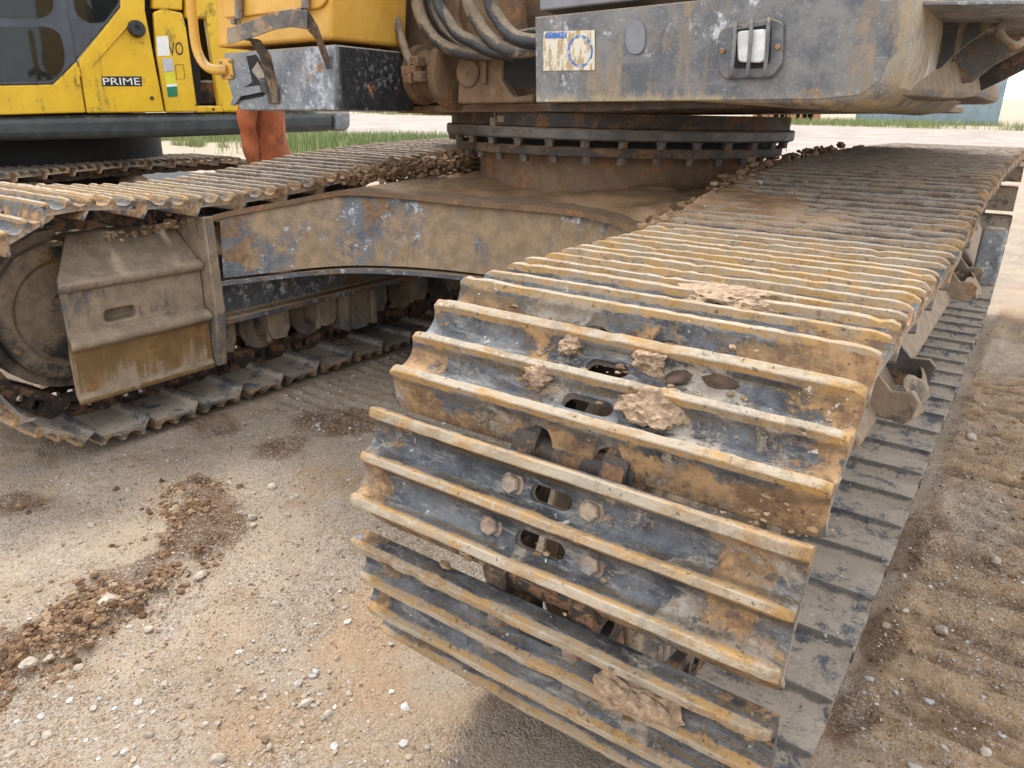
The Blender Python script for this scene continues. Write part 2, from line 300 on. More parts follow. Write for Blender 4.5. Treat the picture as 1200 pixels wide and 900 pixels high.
def ground_mat():
    m, nt, b = new_mat('dirt'); t = NT(nt)
    tc = t.node('ShaderNodeTexCoord').outputs['Object']
    vn = t.node('ShaderNodeTexVoronoi'); nt.links.new(tc, vn.inputs['Vector']); vn.inputs['Scale'].default_value = 210; vs_ = t.node('ShaderNodeSeparateColor'); nt.links.new(vn.outputs['Color'], vs_.inputs[0]); cell = vs_.outputs[0]
    vn2 = t.node('ShaderNodeTexVoronoi'); nt.links.new(tc, vn2.inputs['Vector']); vn2.inputs['Scale'].default_value = 95; vs2 = t.node('ShaderNodeSeparateColor'); nt.links.new(vn2.outputs['Color'], vs2.inputs[0]); cell2 = vs2.outputs[0]
    n0 = t.noise(tc, 1.1, 6, 0.6, 0.5); n1 = t.noise(tc, 4.5, 8, 0.68, 0.4); n2 = t.noise(tc, 45, 7, 0.75); n3 = t.noise(tc, 190, 5, 0.75)
    c = t.mix(t.step(n0, 0.38, 0.62), (0.405, 0.31, 0.22), (0.37, 0.295, 0.22))
    c = t.mix(t.math('MULTIPLY', t.step(n1, 0.48, 0.70), 0.75), c, (0.30, 0.205, 0.125))
    g = t.math('ADD', t.math('MULTIPLY', n1, 0.5), t.math('MULTIPLY', n0, 0.5))
    c = t.mix(t.math('MULTIPLY', t.step(g, 0.46, 0.36), 0.7), c, (0.455, 0.36, 0.265))
    c = t.mix(t.attr('clay'), c, t.mix(t.step(n2, 0.35, 0.65), (0.33, 0.205, 0.11), (0.46, 0.315, 0.185)))
    c = t.mix(t.attr('moist_furrow_shade'), c, t.mix(t.step(n2, 0.35, 0.65), (0.115, 0.066, 0.036), (0.21, 0.125, 0.07)))
    c = t.mix(t.attr('pale'), c, t.mix(t.step(n2, 0.35, 0.65), (0.47, 0.385, 0.29), (0.38, 0.29, 0.20)))
    grav = t.step(t.noise(tc, 2.6, 8, 0.7, 0.4), 0.40, 0.62)
    c = t.mix(t.math('MULTIPLY', t.step(cell, 0.62, 0.95), t.math('ADD', t.math('MULTIPLY', grav, 0.45), 0.15)), c, (0.52, 0.46, 0.385))
    c = t.mix(t.math('MULTIPLY', t.step(cell, 0.40, 0.05), t.math('ADD', t.math('MULTIPLY', grav, 0.40), 0.22)), c, (0.16, 0.105, 0.065))
    c = t.mix(t.math('MULTIPLY', t.step(cell2, 0.80, 0.99), t.math('MULTIPLY', grav, 0.5)), c, (0.45, 0.42, 0.385))
    c = t.mix(t.math('MULTIPLY', t.step(n2, 0.52, 0.66), 0.45), c, (0.165, 0.108, 0.065))
    c = t.mix(t.math('MULTIPLY', t.step(n3, 0.60, 0.70), 0.45), c, (0.55, 0.48, 0.40))
    c = t.mix(t.math('MULTIPLY', t.step(n3, 0.42, 0.32), 0.45), c, (0.15, 0.10, 0.065))
    nt.links.new(c, b.inputs['Base Color']); b.inputs['Roughness'].default_value = 0.93; b.inputs['Specular IOR Level'].default_value = 0.2
    pb = t.math('ADD', t.math('MULTIPLY', vn.outputs['Distance'], -0.9), t.math('MULTIPLY', vn2.outputs['Distance'], -0.8))
    h = t.math('ADD', t.math('ADD', t.math('MULTIPLY', pb, t.math('ADD', t.math('MULTIPLY', grav, 0.6), 0.3)), t.math('MULTIPLY', n3, 0.45)), t.math('ADD', t.math('MULTIPLY', n2, 1.0), t.math('MULTIPLY', n1, 0.6)))
    t.bump(b, h, 0.85, 0.010)
ground_mat()
def attr_mat(name, rough, ramp, scale=60, bump=0.4, dist=0.003):
    """colour chosen by a per-vertex number through a ramp"""
    m, nt, b = new_mat(name); t = NT(nt)
    a = t.attr('tone'); tc = t.node('ShaderNodeTexCoord').outputs['Object']; n = t.noise(tc, scale, 5, 0.7)
    f = t.math('ADD', a, t.math('MULTIPLY', t.math('SUBTRACT', n, 0.5), 0.35), True)
    r = t.node('ShaderNodeValToRGB'); r.color_ramp.elements[0].color = (*ramp[0], 1); r.color_ramp.elements[1].color = (*ramp[-1], 1)
    for i, c in enumerate(ramp[1:-1]):
        e = r.color_ramp.elements.new((i + 1) / (len(ramp) - 1)); e.color = (*c, 1)
    nt.links.new(f, r.inputs[0]); nt.links.new(r.outputs[0], b.inputs['Base Color']); b.inputs['Roughness'].default_value = rough
    b.inputs['Specular IOR Level'].default_value = 0.25
    t.bump(b, n, bump, dist)
attr_mat('gravel', 0.85, [(0.15, 0.095, 0.058), (0.29, 0.195, 0.12), (0.38, 0.29, 0.20), (0.36, 0.34, 0.32), (0.60, 0.56, 0.50)])
attr_mat('clod_soil', 0.95, [(0.085, 0.048, 0.026), (0.16, 0.092, 0.05), (0.25, 0.155, 0.085), (0.36, 0.255, 0.16)])
attr_mat('mud_cake', 0.92, [(0.13, 0.075, 0.040), (0.25, 0.150, 0.078), (0.36, 0.235, 0.135), (0.42, 0.31, 0.21)], 25, 0.8, 0.008)
attr_mat('grass', 0.7, [(0.09, 0.13, 0.035), (0.17, 0.22, 0.07), (0.27, 0.29, 0.13), (0.42, 0.38, 0.23)], 3, 0.0)
plain('dark_mud', (0.075, 0.045, 0.028), 0.9, 0, 0.45, 60, 0.6)
plain('dry_mud', (0.40, 0.275, 0.175), 0.95, 0, 0.42, 70, 1.0, 0.012)
plain('pale_stone', (0.37, 0.31, 0.24), 0.9, 0, 0.35, 30, 0.7, 0.006)
plain('road_gravel', (0.30, 0.245, 0.205), 0.95, 0, 0.2, 0.8, 0.2)

# ------------------------------------------------------------------ mesh building
class MB:
    def __init__(s): s.v = []; s.f = []; s.m = []
    def add(s, vs, fs, mat=0):
        o = len(s.v); s.v += [tuple(map(float, q)) for q in vs]; s.f += [tuple(i + o for i in f) for f in fs]; s.m += [mat] * len(fs)
        return s
    def box(s, x0, x1, y0, y1, z0, z1, mat=0, T=None):
        vs = [(x, y, z) for z in (z0, z1) for y in (y0, y1) for x in (x0, x1)]
        if T is not None: vs = [T @ Vector(q) for q in vs]
        return s.add(vs, [(0, 2, 3, 1), (4, 5, 7, 6), (0, 1, 5, 4), (2, 6, 7, 3), (0, 4, 6, 2), (1, 3, 7, 5)], mat)
    def loft(s, rings, mat=0, closed=True, caps=True):
        n = len(rings[0]); vs = [q for r in rings for q in r]; fs = []
        for i in range(len(rings) - 1):
            for j in range(n if closed else n - 1):
                a, b = i * n + j, i * n + (j + 1) % n; fs.append((a, b, b + n, a + n))
        if caps: fs.append(tuple(range(n - 1, -1, -1))); fs.append(tuple((len(rings) - 1) * n + j for j in range(n)))
        return s.add(vs, fs, mat)
    def prism(s, poly, a0, a1, axis, mat=0):
        """poly: 2-D points in the two other axes in order (y,z),(x,z),(x,y)"""
        def P(q, a): return {0: (a, q[0], q[1]), 1: (q[0], a, q[1]), 2: (q[0], q[1], a)}[axis]
        return s.loft([[P(q, a0) for q in poly], [P(q, a1) for q in poly]], mat)
    def extr(s, pts, vec, mat=0):
        vec = np.array(vec); return s.loft([[np.array(q) for q in pts], [np.array(q) + vec for q in pts]], mat)
    def cyl(s, p0, p1, r0, r1=None, n=24, mat=0, caps=True):
        p0, p1 = Vector(p0), Vector(p1); r1 = r0 if r1 is None else r1
        d = (p1 - p0).normalized(); a = d.orthogonal().normalized(); b = d.cross(a)
        rings = [[p + (a * math.cos(2 * math.pi * i / n) + b * math.sin(2 * math.pi * i / n)) * r for i in range(n)] for p, r in ((p0, r0), (p1, r1))]
        return s.loft(rings, mat, True, caps)
    def lathe(s, prof, c, axis, n=40, mat=0):
        """prof: (radius, offset along axis) list, closed with caps where the radius is small"""
        rings = []
        for r, h in prof:
            ring = []
            for i in range(n):
                q = 2 * math.pi * i / n; ca, sa = r * math.cos(q), r * math.sin(q)
                ring.append({0: (c[0] + h, c[1] + ca, c[2] + sa), 1: (c[0] + ca, c[1] + h, c[2] + sa), 2: (c[0] + ca, c[1] + sa, c[2] + h)}[axis])
            rings.append(ring)
        return s.loft(rings, mat)
    def tube(s, pts, r, n=12, mat=0, flat=None):
        pts = [Vector(q) for q in pts]; rings = []; a = None
        for i, q in enumerate(pts):
            d = (pts[min(i + 1, len(pts) - 1)] - pts[max(i - 1, 0)]).normalized()
            a = (d.orthogonal() if a is None else a - d * a.dot(d)).normalized(); b = d.cross(a)
            rr = r[i] if isinstance(r, (list, tuple)) else r
            rings.append([q + (a * math.cos(2 * math.pi * k / n) + b * math.sin(2 * math.pi * k / n)) * rr for k in range(n)])
        return s.loft(rings, mat)
    def mesh(s, name):
        me = bpy.data.meshes.new(name); me.from_pydata(s.v, [], s.f); me.polygons.foreach_set('material_index', s.m); return me
    def build(s, name, mats, parent=None, bevel=0.004, angle=35, seg=2):
        me = s.mesh(name)
        bm = bmesh.new(); bm.from_mesh(me); bmesh.ops.recalc_face_normals(bm, faces=bm.faces[:]); bm.to_mesh(me); bm.free()
        return finish(me, name, mats, parent, bevel, angle, seg)
def finish(me, name, mats, parent=None, bevel=0.0, angle=35, seg=2):
    for m in (mats if isinstance(mats, (list, tuple)) else [mats]): me.materials.append(MAT[m])
    me.polygons.foreach_set('use_smooth', [True] * len(me.polygons)); me.set_sharp_from_angle(angle=math.radians(angle))
    o = bpy.data.objects.new(name, me); COL.objects.link(o)
    if parent: o.parent = parent
    if bevel:
        b = o.modifiers.new('bevel', 'BEVEL'); b.width = bevel; b.segments = seg; b.limit_method = 'ANGLE'; b.angle_limit = math.radians(40); b.harden_normals = False
    return o
def spline(pts, n=10):
    pts = [np.array(q, float) for q in pts]; out = []
    P = [2 * pts[0] - pts[1]] + pts + [2 * pts[-1] - pts[-2]]
    for i in range(1, len(P) - 2):
        for k in range(n):
            t = k / n; a, b, c, d = P[i - 1:i + 3]
            out.append(0.5 * (2 * b + (c - a) * t + (2 * a - 5 * b + 4 * c - d) * t * t + (3 * b - a - 3 * c + d) * t ** 3))
    out.append(pts[-1]); return out
def rounded(poly, r, n=5):
    """round the corners of a 2-D/3-D polygon"""
    P = [np.array(q, float) for q in poly]; out = []; N = len(P)
    rr = r if isinstance(r, (list, tuple)) else [r] * N
    for i in range(N):
        a, b, c = P[i - 1], P[i], P[(i + 1) % N]
        if rr[i] <= 0: out.append(b); continue
        la, lc = np.linalg.norm(a - b), np.linalg.norm(c - b); k = min(rr[i], la * 0.45, lc * 0.45)
        p0 = b + (a - b) / la * k; p1 = b + (c - b) / lc * k
        for j in range(n + 1):
            t = j / n; out.append((1 - t) ** 2 * p0 + 2 * t * (1 - t) * b + t * t * p1)
    return out
def tag(o, label=None, cat=None, group=None, kind=None):
    for k, v in (('label', label), ('category', cat), ('group', group), ('kind', kind)):
        if v: o[k] = v
    return o
def empty(name, loc=(0, 0, 0)):
    o = bpy.data.objects.new(name, None); COL.objects.link(o); o.location = loc; o.empty_display_size = 0.2; return o
def child(o, name, parent, mw=None):
    c = o.copy(); c.name = name; COL.objects.link(c); c.parent = parent
    if mw is not None: c.matrix_local = mw
    return c
def boolean_cut(me, cutters):
    o = bpy.data.objects.new('tmp', me); COL.objects.link(o); tmp = [o]
    for cm in cutters:
        c = bpy.data.objects.new('cut', cm); COL.objects.link(c); tmp.append(c)
        md = o.modifiers.new('b', 'BOOLEAN'); md.object = c; md.operation = 'DIFFERENCE'; md.solver = 'EXACT'
    dg = bpy.context.evaluated_depsgraph_get(); dg.update()
    res = bpy.data.meshes.new_from_object(o.evaluated_get(dg))
    for q in tmp: bpy.data.objects.remove(q)
    return res
def clean_mesh(mb, name):
    me = mb.mesh(name); bm = bmesh.new(); bm.from_mesh(me); bmesh.ops.recalc_face_normals(bm, faces=bm.faces[:]); bm.to_mesh(me); bm.free(); return me

# ------------------------------------------------------------------ ground
BERM = [(at_z(-60, 830, 0), .13), (at_z(0, 778, 0), .14), (at_z(60, 745, 0), .10), (at_z(120, 712, 0), .13), (at_z(190, 655, 0), .13), (at_z(245, 608, 0), .16), (at_z(220, 575, 0), .10)]
def seg_dist(x, y, a, b):
    ax, ay, bx, by = a[0], a[1], b[0], b[1]; L = (bx - ax) ** 2 + (by - ay) ** 2 + 1e-9
    t = np.clip(((x - ax) * (bx - ax) + (y - ay) * (by - ay)) / L, 0, 1)
    return np.hypot(x - ax - t * (bx - ax), y - ay - t * (by - ay)), t
def berm_mask(x, y):
    wob = (fbm(x * 6, y * 6, 51, 4) - 0.5) * 0.22; m = 0 * x
    for (a, ra), (b, rb) in zip(BERM[:-1], BERM[1:]):
        d, t = seg_dist(x, y, a, b); m = np.maximum(m, 1 - sstep(0.45, 1.0, (d + wob) / (ra + (rb - ra) * t)))
    return m
SPOTS = [(at_z(395, 492, 0), .24, .17), (at_z(245, 500, 0), .16, .12), (at_z(20, 590, 0), .13, .09), (at_z(1065, 640, 0), .07, .28), (at_z(1030, 760, 0), .06, .20), (at_z(1000, 850, 0), .06, .14), (at_z(330, 525, 0), .10, .12), (at_z(505, 460, 0), .2, .2)]
def moist_mask(x, y):
    m = 0 * x; w = (fbm(x * 7, y * 7, 77, 4) - 0.5) * 1.1
    for c, rx, ry in SPOTS:
        d = np.hypot((x - c[0]) / rx, (y - c[1]) / ry) + w; m = np.maximum(m, 1 - sstep(0.55, 1.05, d))
    return m
def right_mask(x, y): return sstep(0.37, 0.44, x) * sstep(1.9, 1.5, x) * sstep(-0.2, 0.2, y) * sstep(5.5, 4.5, y)
def tread_mask(x, y): return sstep(-2.25, -2.12, x) * sstep(-1.35, -1.55, x) * sstep(0.5, 0.9, y) * sstep(2.6, 2.0, y)
def far_rise(x, y): return 0.025 * np.maximum(0, y - 6)
def ground_h(x, y, fine=True):
    x = np.asarray(x, float); y = np.asarray(y, float)
    near = sstep(14, 7, np.hypot(x, y))
    h = 0.030 * (fbm(x * 1.1, y * 1.1, 3, 3) - 0.55) + near * 0.020 * (fbm(x * 4.3, y * 4.3, 9, 4) - 0.5)
    if fine:
        rough = 0.35 + 0.9 * sstep(0.4, 0.65, fbm(x * 2.3, y * 2.3, 31, 2))
        h = h + near * rough * (0.012 * (fbm(x * 17, y * 17, 21, 4, 0.6) - 0.5) + 0.008 * (np.abs(fbm(x * 42, y * 42, 23, 2) - 0.5) * -2 + 0.3))
    bm_ = berm_mask(x, y); mm = moist_mask(x, y)
    h = h + bm_ * (0.012 + 0.085 * np.maximum(0, fbm(x * 15, y * 15, 41, 4, 0.7) - 0.40))
    h = h + mm * (-0.006 + 0.060 * np.maximum(0, fbm(x * 19, y * 19, 43, 3, 0.7) - 0.42))
    rm = right_mask(x, y)
    ph = y / 0.105 + 1.9 * fbm(x * 2.6, y * 1.2, 61, 3) + 0.15 * x
    fr = ph - np.floor(ph); ridge = np.minimum(fr / 0.35, (1 - fr) / 0.65)
    patch = sstep(0.35, 0.6, fbm(x * 3.1, y * 3.1, 63, 3))
    h = h + rm * (0.004 + patch * 0.024 * (ridge - 0.5) * sstep(0.2, .6, fbm(x * 9, y * 5, 65, 3)) + 0.060 * (0.55 - fbm(x * 3.5, y * 13, 195, 4, .65)) + 0.022 * (fbm(x * 18, y * 22, 67, 3, 0.7) - 0.5))
    tm = tread_mask(x, y); h = h + tm * 0.010 * np.sin(2 * math.pi * y / 0.072 + 2 * fbm(x * 2, y * 2, 71, 2))
    # packed down under the crawlers
    for xc in (-0.016, -2.606):
        t = sstep(0.44, 0.36, np.abs(x - xc)) * sstep(-0.25, 0.0, y) * sstep(4.7, 4.4, y)
        h = h * (1 - t) + t * np.minimum(h * 0.2, 0.0)
        e = np.exp(-((np.abs(x - xc) - 0.43) / 0.05) ** 2) * sstep(-0.1, 0.2, y) * sstep(4.6, 4.2, y)
        h = h + e * 0.02 * fbm(x * 12, y * 12, 83, 3)
    return h - 0.004 + far_rise(x, y)
def axis_pts(a, b, step, lo, hi):
    c = list(np.arange(a, b + 1e-6, step)); s = step
    q = [c[0]]
    while q[-1] > lo: s = min(s * 1.16, 60); q.append(q[-1] - s)
    s = step; p = [c[-1]]
    while p[-1] < hi: s = min(s * 1.16, 60); p.append(p[-1] + s)
    return np.array(q[:0:-1] + c + p[1:])
gx = axis_pts(-3.0, 1.3, 0.0125, -420, 420); gy = axis_pts(-1.25, 3.2, 0.0135, -420, 700)
GX, GY = np.meshgrid(gx, gy); GZ = ground_h(GX, GY)
nx, ny = len(gx), len(gy)
me = bpy.data.meshes.new('ground')
me.vertices.add(nx * ny); me.vertices.foreach_set('co', np.stack([GX, GY, GZ], -1).astype(np.float32).ravel())
I = np.arange(nx * ny).reshape(ny, nx)
Q = np.stack([I[:-1, :-1], I[:-1, 1:], I[1:, 1:], I[1:, :-1]], -1).reshape(-1, 4)
me.loops.add(len(Q) * 4); me.loops.foreach_set('vertex_index', Q.ravel().astype(np.int32))
me.polygons.add(len(Q)); me.polygons.foreach_set('loop_start', (np.arange(len(Q)) * 4).astype(np.int32)); me.polygons.foreach_set('loop_total', np.full(len(Q), 4, np.int32))
me.update(); me.validate()
def fattr(me, name, arr):
    a = me.attributes.new(name, 'FLOAT', 'POINT'); a.data.foreach_set('value', np.asarray(arr, np.float32).ravel())
bmk = berm_mask(GX, GY); mmk = moist_mask(GX, GY); rmk = right_mask(GX, GY)
fattr(me, 'moist_furrow_shade', np.clip(np.maximum(rmk * sstep(.50, .60, fbm(GX * 3.5, GY * 13, 195, 4, .65)) * .75, np.maximum(bmk, mmk)) * (0.50 + 0.9 * fbm(GX * 9, GY * 9, 91, 3)), 0, 1))  # dark brown soil, plus shade painted into the low furrows of the ruts
rst = rmk * sstep(.50, .62, fbm(GX * 3.5, GY * 15, 195, 4, .65)) * .8
cl = np.maximum(rmk * sstep(0.15, 0.45, fbm(GX * 1.9, GY * 3.4, 93, 4)) * 0.95, sstep(0.62, 0.74, fbm(GX * 2.2 + 5, GY * 2.2, 95, 4)) * 0.35)
for c, rr in ((at_z(425, 745, 0), 0.13), (at_z(430, 700, 0), 0.08), (at_z(440, 800, 0), .10), (at_z(300, 850, 0), .10), (at_z(390, 560, 0), .15)):
    cl = np.maximum(cl, (1 - sstep(0.5, 1.1, np.hypot(GX - c[0], GY - c[1]) / rr + (fbm(GX * 8, GY * 8, 97, 3) - 0.5) * 0.9)) * 0.7)
fattr(me, 'clay', cl)
pl = 0 * GX
for c, rx, ry in ((at_z(60, 640, 0), .32, .16), (at_z(290, 665, 0), .22, .05), (at_z(130, 570, 0), .25, .2), (at_z(1150, 600, 0), .12, .3), (at_z(1180, 420, 0), .2, .6)):
    pl = np.maximum(pl, (1 - sstep(0.4, 1.1, np.hypot((GX - c[0]) / rx, (GY - c[1]) / ry) + (fbm(GX * 6, GY * 6, 99, 4) - 0.5) * 1.0)) * 0.8)
pl = np.maximum(pl, sstep(6, 16, np.hypot(GX, GY)) * 0.75)
fattr(me, 'pale', pl)
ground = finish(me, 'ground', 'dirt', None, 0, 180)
tag(ground, 'bare tan dirt yard under the excavators', 'ground', None, 'structure')

# ---- gravel and clods as real geometry (too many to count)
def ico():
    bm = bmesh.new(); bmesh.ops.create_icosphere(bm, subdivisions=1, radius=1); bm.verts.ensure_lookup_table()
    v = np.array([q.co[:] for q in bm.verts]); f = np.array([[w.index for w in q.verts] for q in bm.faces]); bm.free(); return v, f
ICO_V, ICO_F = ico()
OCT_V = np.array([(1, 0, 0), (0, 1, 0), (-1, 0, 0), (0, -1, 0), (0, 0, 1), (0, 0, -1)], float); OCT_F = np.array([(0, 1, 4), (1, 2, 4), (2, 3, 4), (3, 0, 4)])
def scatter_mesh(name, mat, P, S, tone, squash=0.7, jit=0.28, seed=1, base=None):
    ICO_V, ICO_F = base or ico()
    rg = np.random.default_rng(seed); n = len(P); k = len(ICO_V)
    V = ICO_V[None] * (1 + jit * rg.standard_normal((n, k, 1)).clip(-1.6, 1.6))
    V = V * np.stack([rg.uniform(.7, 1.25, n), rg.uniform(.7, 1.25, n), rg.uniform(squash * .7, squash * 1.2, n)], -1)[:, None]
    a = rg.uniform(0, 2 * math.pi, n); ca, sa = np.cos(a)[:, None], np.sin(a)[:, None]
    X = V[..., 0] * ca - V[..., 1] * sa; Y = V[..., 0] * sa + V[..., 1] * ca
    V = np.stack([X, Y, V[..., 2]], -1) * S[:, None, None] + P[:, None]
    F = (ICO_F[None] + (np.arange(n) * k)[:, None, None]).reshape(-1, 3)
    me = bpy.data.meshes.new(name); me.vertices.add(n * k); me.vertices.foreach_set('co', V.astype(np.float32).ravel())
    me.loops.add(len(F) * 3); me.loops.foreach_set('vertex_index', F.ravel().astype(np.int32))
    me.polygons.add(len(F)); me.polygons.foreach_set('loop_start', (np.arange(len(F)) * 3).astype(np.int32)); me.polygons.foreach_set('loop_total', np.full(len(F), 3, np.int32))
    me.update(); me.validate(); fattr(me, 'tone', np.repeat(tone, k))
    return finish(me, name, mat, None, 0, 30)
def under_track(x, y):
    u = np.zeros(len(x), bool)
    for xc in (-0.016, -2.606): u |= (np.abs(x - xc) < 0.40) & (y > -0.35) & (y < 4.8)
    return u
n = 170000
X = RNG.uniform(-2.6, 1.3, n); Y = -1.2 + 4.2 * RNG.uniform(0, 1, n) ** 1.6
dens = sstep(0.38, 0.64, fbm(X * 1.9, Y * 1.9, 105, 4)) * 0.9 + 0.18
keep = (RNG.uniform(0, 1, n) < dens) & ~under_track(X, Y); X, Y = X[keep], Y[keep]; n = len(X)
S = np.minimum(0.0011 + 0.0011 * RNG.exponential(1, n), 0.005)
g = scatter_mesh('grit', 'gravel', np.stack([X, Y, ground_h(X, Y) + S * 0.1], -1), S, np.clip(RNG.beta(1.5, 1.9, n), 0, 1), 0.8, 0.3, 4, (OCT_V, OCT_F))
tag(g, 'fine grit covering the bare dirt', 'grit', None, 'stuff')
n = 34000
X = RNG.uniform(-3.0, 1.6, n); Y = -1.3 + 5.8 * RNG.uniform(0, 1, n) ** 1.7
dens = sstep(0.36, 0.66, fbm(X * 1.6, Y * 1.6, 101, 4)) * 0.75 + 0.12
c0 = at_z(340, 830, 0); dens = np.maximum(dens, 1 - sstep(0.1, 0.35, np.hypot(X - c0[0], Y - c0[1])))
c0 = at_z(600, 860, 0); dens = np.maximum(dens, 1 - sstep(0.1, 0.40, np.hypot(X - c0[0], Y - c0[1])))
keep = (RNG.uniform(0, 1, n) < dens) & ~under_track(X, Y); X, Y = X[keep], Y[keep]; n = len(X)
S = np.minimum(0.0020 + 0.0021 * RNG.exponential(1, n), 0.0105)
tone = np.clip(RNG.beta(1.7, 1.7, n) + (RNG.uniform(0, 1, n) < .05) * .35, 0, 1)
g = scatter_mesh('gravel', 'gravel', np.stack([X, Y, ground_h(X, Y) + S * 0.15], -1), S, tone, 0.65, 0.22, 3)
tag(g, 'small loose gravel scattered over the bare dirt', 'gravel', None, 'stuff')
n = 90000
X = RNG.uniform(-3.0, 1.5, n); Y = RNG.uniform(-1.2, 3.4, n)
w = np.maximum(berm_mask(X, Y), np.maximum(moist_mask(X, Y) * 0.9, right_mask(X, Y) * 0.22)); w = np.maximum(w, 0.02)
keep = (RNG.uniform(0, 1, n) < w) & ~under_track(X, Y); X, Y = X[keep], Y[keep]; w = w[keep]
# the berm is densely packed: add more there
bx, by = [], []
for (a, ra), (b, rb) in zip(BERM[:-1], BERM[1:]):
    k = 5200; t = RNG.uniform(0, 1, k); r = (ra + (rb - ra) * t) * 0.80
    bx.append(a[0] + (b[0] - a[0]) * t + RNG.normal(0, 1, k) * r * 0.62); by.append(a[1] + (b[1] - a[1]) * t + RNG.normal(0, 1, k) * r * 0.62)
X = np.concatenate([X] + bx); Y = np.concatenate([Y] + by)
k_ = .6 * fbm(X * 5, Y * 5, 191, 3) + .4 * fbm(X * 16, Y * 16, 193, 2) > .455; X, Y = X[k_], Y[k_]; n = len(X)
S = np.minimum(0.0011 * RNG.uniform(.002, 1, n) ** -.50, 0.0115)
tone = np.clip(RNG.normal(0.48, 0.26, n), 0, 1)
bm = bmesh.new(); bmesh.ops.create_icosphere(bm, subdivisions=2, radius=1); bm.verts.ensure_lookup_table()
ICO2 = (np.array([q.co[:] for q in bm.verts]), np.array([[w_.index for w_ in q.verts] for q in bm.faces])); bm.free()
Pc = np.stack([X, Y, ground_h(X, Y) + S * 0.05], -1); bigc = S > .0055
g = scatter_mesh('soil_crumbs', 'clod_soil', Pc[~bigc], S[~bigc], tone[~bigc], 0.8, 0.25, 5)
tag(g, 'fine crumbs of dark brown soil strewn over the dirt', 'soil', None, 'stuff')
g = scatter_mesh('soil_clods', 'clod_soil', Pc[bigc], S[bigc], tone[bigc], 0.8, 0.2, 6, ICO2)
tag(g, 'broken dark brown soil clods strewn over the dirt', 'soil', None, 'stuff')

def lump(name, mat, c, s, seed, squash=0.7, sub=3, parent=None, rough=0.25):
    """one irregular stone or clod"""
    bm = bmesh.new(); bmesh.ops.create_icosphere(bm, subdivisions=sub, radius=1); rg = np.random.default_rng(seed)
    D = rg.standard_normal((9, 3)); D /= np.linalg.norm(D, axis=1)[:, None]; cut = rg.uniform(0.55, 0.92, 9)
    for v in bm.verts:
        p = np.array(v.co[:]); k = min([1.0] + [c_ / max(1e-6, p @ d) for c_, d in zip(cut, D) if p @ d > c_])
        p = p * k; p = p * (1 + rough * (float(fbm(p[0] * 2.4 + seed, p[1] * 2.4 + p[2] * 3.1, seed, 4, .65)) - 0.5)); v.co = p
    sx = np.array(s if hasattr(s, '__len__') else (s, s * rg.uniform(.7, 1.0), s * squash))
    for v in bm.verts: v.co = Vector(np.array(v.co[:]) * sx)
    me = bpy.data.meshes.new(name); bm.to_mesh(me); bm.free()
    o = finish(me, name, mat, parent, 0, 28); o.location = c; o.rotation_euler = (0, 0, rg.uniform(0, 6.28)); return o
stone_px = [(235, 677, 9), (125, 708, 13), (30, 768, 10), (58, 770, 7), (174, 740, 6), (360, 826, 9), (322, 708, 7), (108, 616, 6), (295, 607, 7), (320, 571, 8), (40, 866, 8),
            (92, 784, 6), (55, 862, 7), (175, 862, 6), (254, 890, 10), (297, 615, 5), (282, 600, 5), (204, 598, 6), (385, 838, 7), (316, 878, 5), (150, 575, 5), (268, 566, 5), (165, 834, 5), (12, 885, 6), (240, 850, 5), (336, 604, 5)]
for i, (px, py, r) in enumerate(stone_px):
    c = at_z(px, py, 0.0); c = at_z(px, py, float(ground_h(c[0], c[1]))); d = np.linalg.norm(c - CAM); s = r * d / FPX * .92
    o = lump('stone', 'pale_stone', (c[0], c[1], float(ground_h(c[0], c[1])) + s * 0.12), s, 200 + i, 0.6, 2)
    if float(berm_mask(c[0:1], c[1:2])[0]) > .15: tag(o, 'pale stone lying among the crumbled brown soil clods', 'stone', 'stones among the soil clods')
    else: tag(o, 'pale grey stone lying loose on open tan dirt', 'stone', 'pale stones lying on the dirt')
for i, (px, py, r) in enumerate([(1138, 517, 6), (1103, 737, 8), (1168, 660, 6), (1153, 885, 6)]):
    c = at_z(px, py, 0.0); d = np.linalg.norm(c - CAM); s = r * d / FPX
    o = lump('stone', 'pale_stone', (c[0], c[1], float(ground_h(c[0], c[1])) + s * 0.3), s, 260 + i, 0.65, 2)
    tag(o, 'small whitish stone on the rutted brown soil outside the worn track', 'stone', 'whitish stones on the rutted soil')

# ------------------------------------------------------------------ crawler track pieces
PITCH_ = 0.216; SHW = 0.743; HTIP = 0.060
PROF = [(-.0790, .0125), (-.0850, .0180), (-.0868, .0300), (-.0862, .0480), (-.0848, .0590), (-.0830, .0604), (-.0700, .0604), (-.0682, .0592), (-.0655, .0480), (-.0610, .0365), (-.0530, .0300), (-.040, .0270), (-.028, .0272),
        (-.0165, .0305), (-.0100, .0385), (-.0062, .0500), (-.0040, .0592), (-.0024, .0604), (.0070, .0604), (.0086, .0592), (.0112, .0490), (.0152, .0385), (.0230, .0305), (.034, .0270), (.046, .0272),
        (.0580, .0305), (.0655, .0385), (.0692, .0490), (.0722, .0592), (.0740, .0604), (.0850, .0604), (.0868, .0592), (.0892, .0490), (.0930, .0360), (.0995, .0190), (.1075, .0030), (.1150, -.0105), (.1185, -.0170),
        (.1172, -.0215), (.1115, -.0200), (.1035, -.0060), (.0950, .0075), (.0900, .0115), (.0830, .0125), (.04, .0125), (-.04, .0125)]
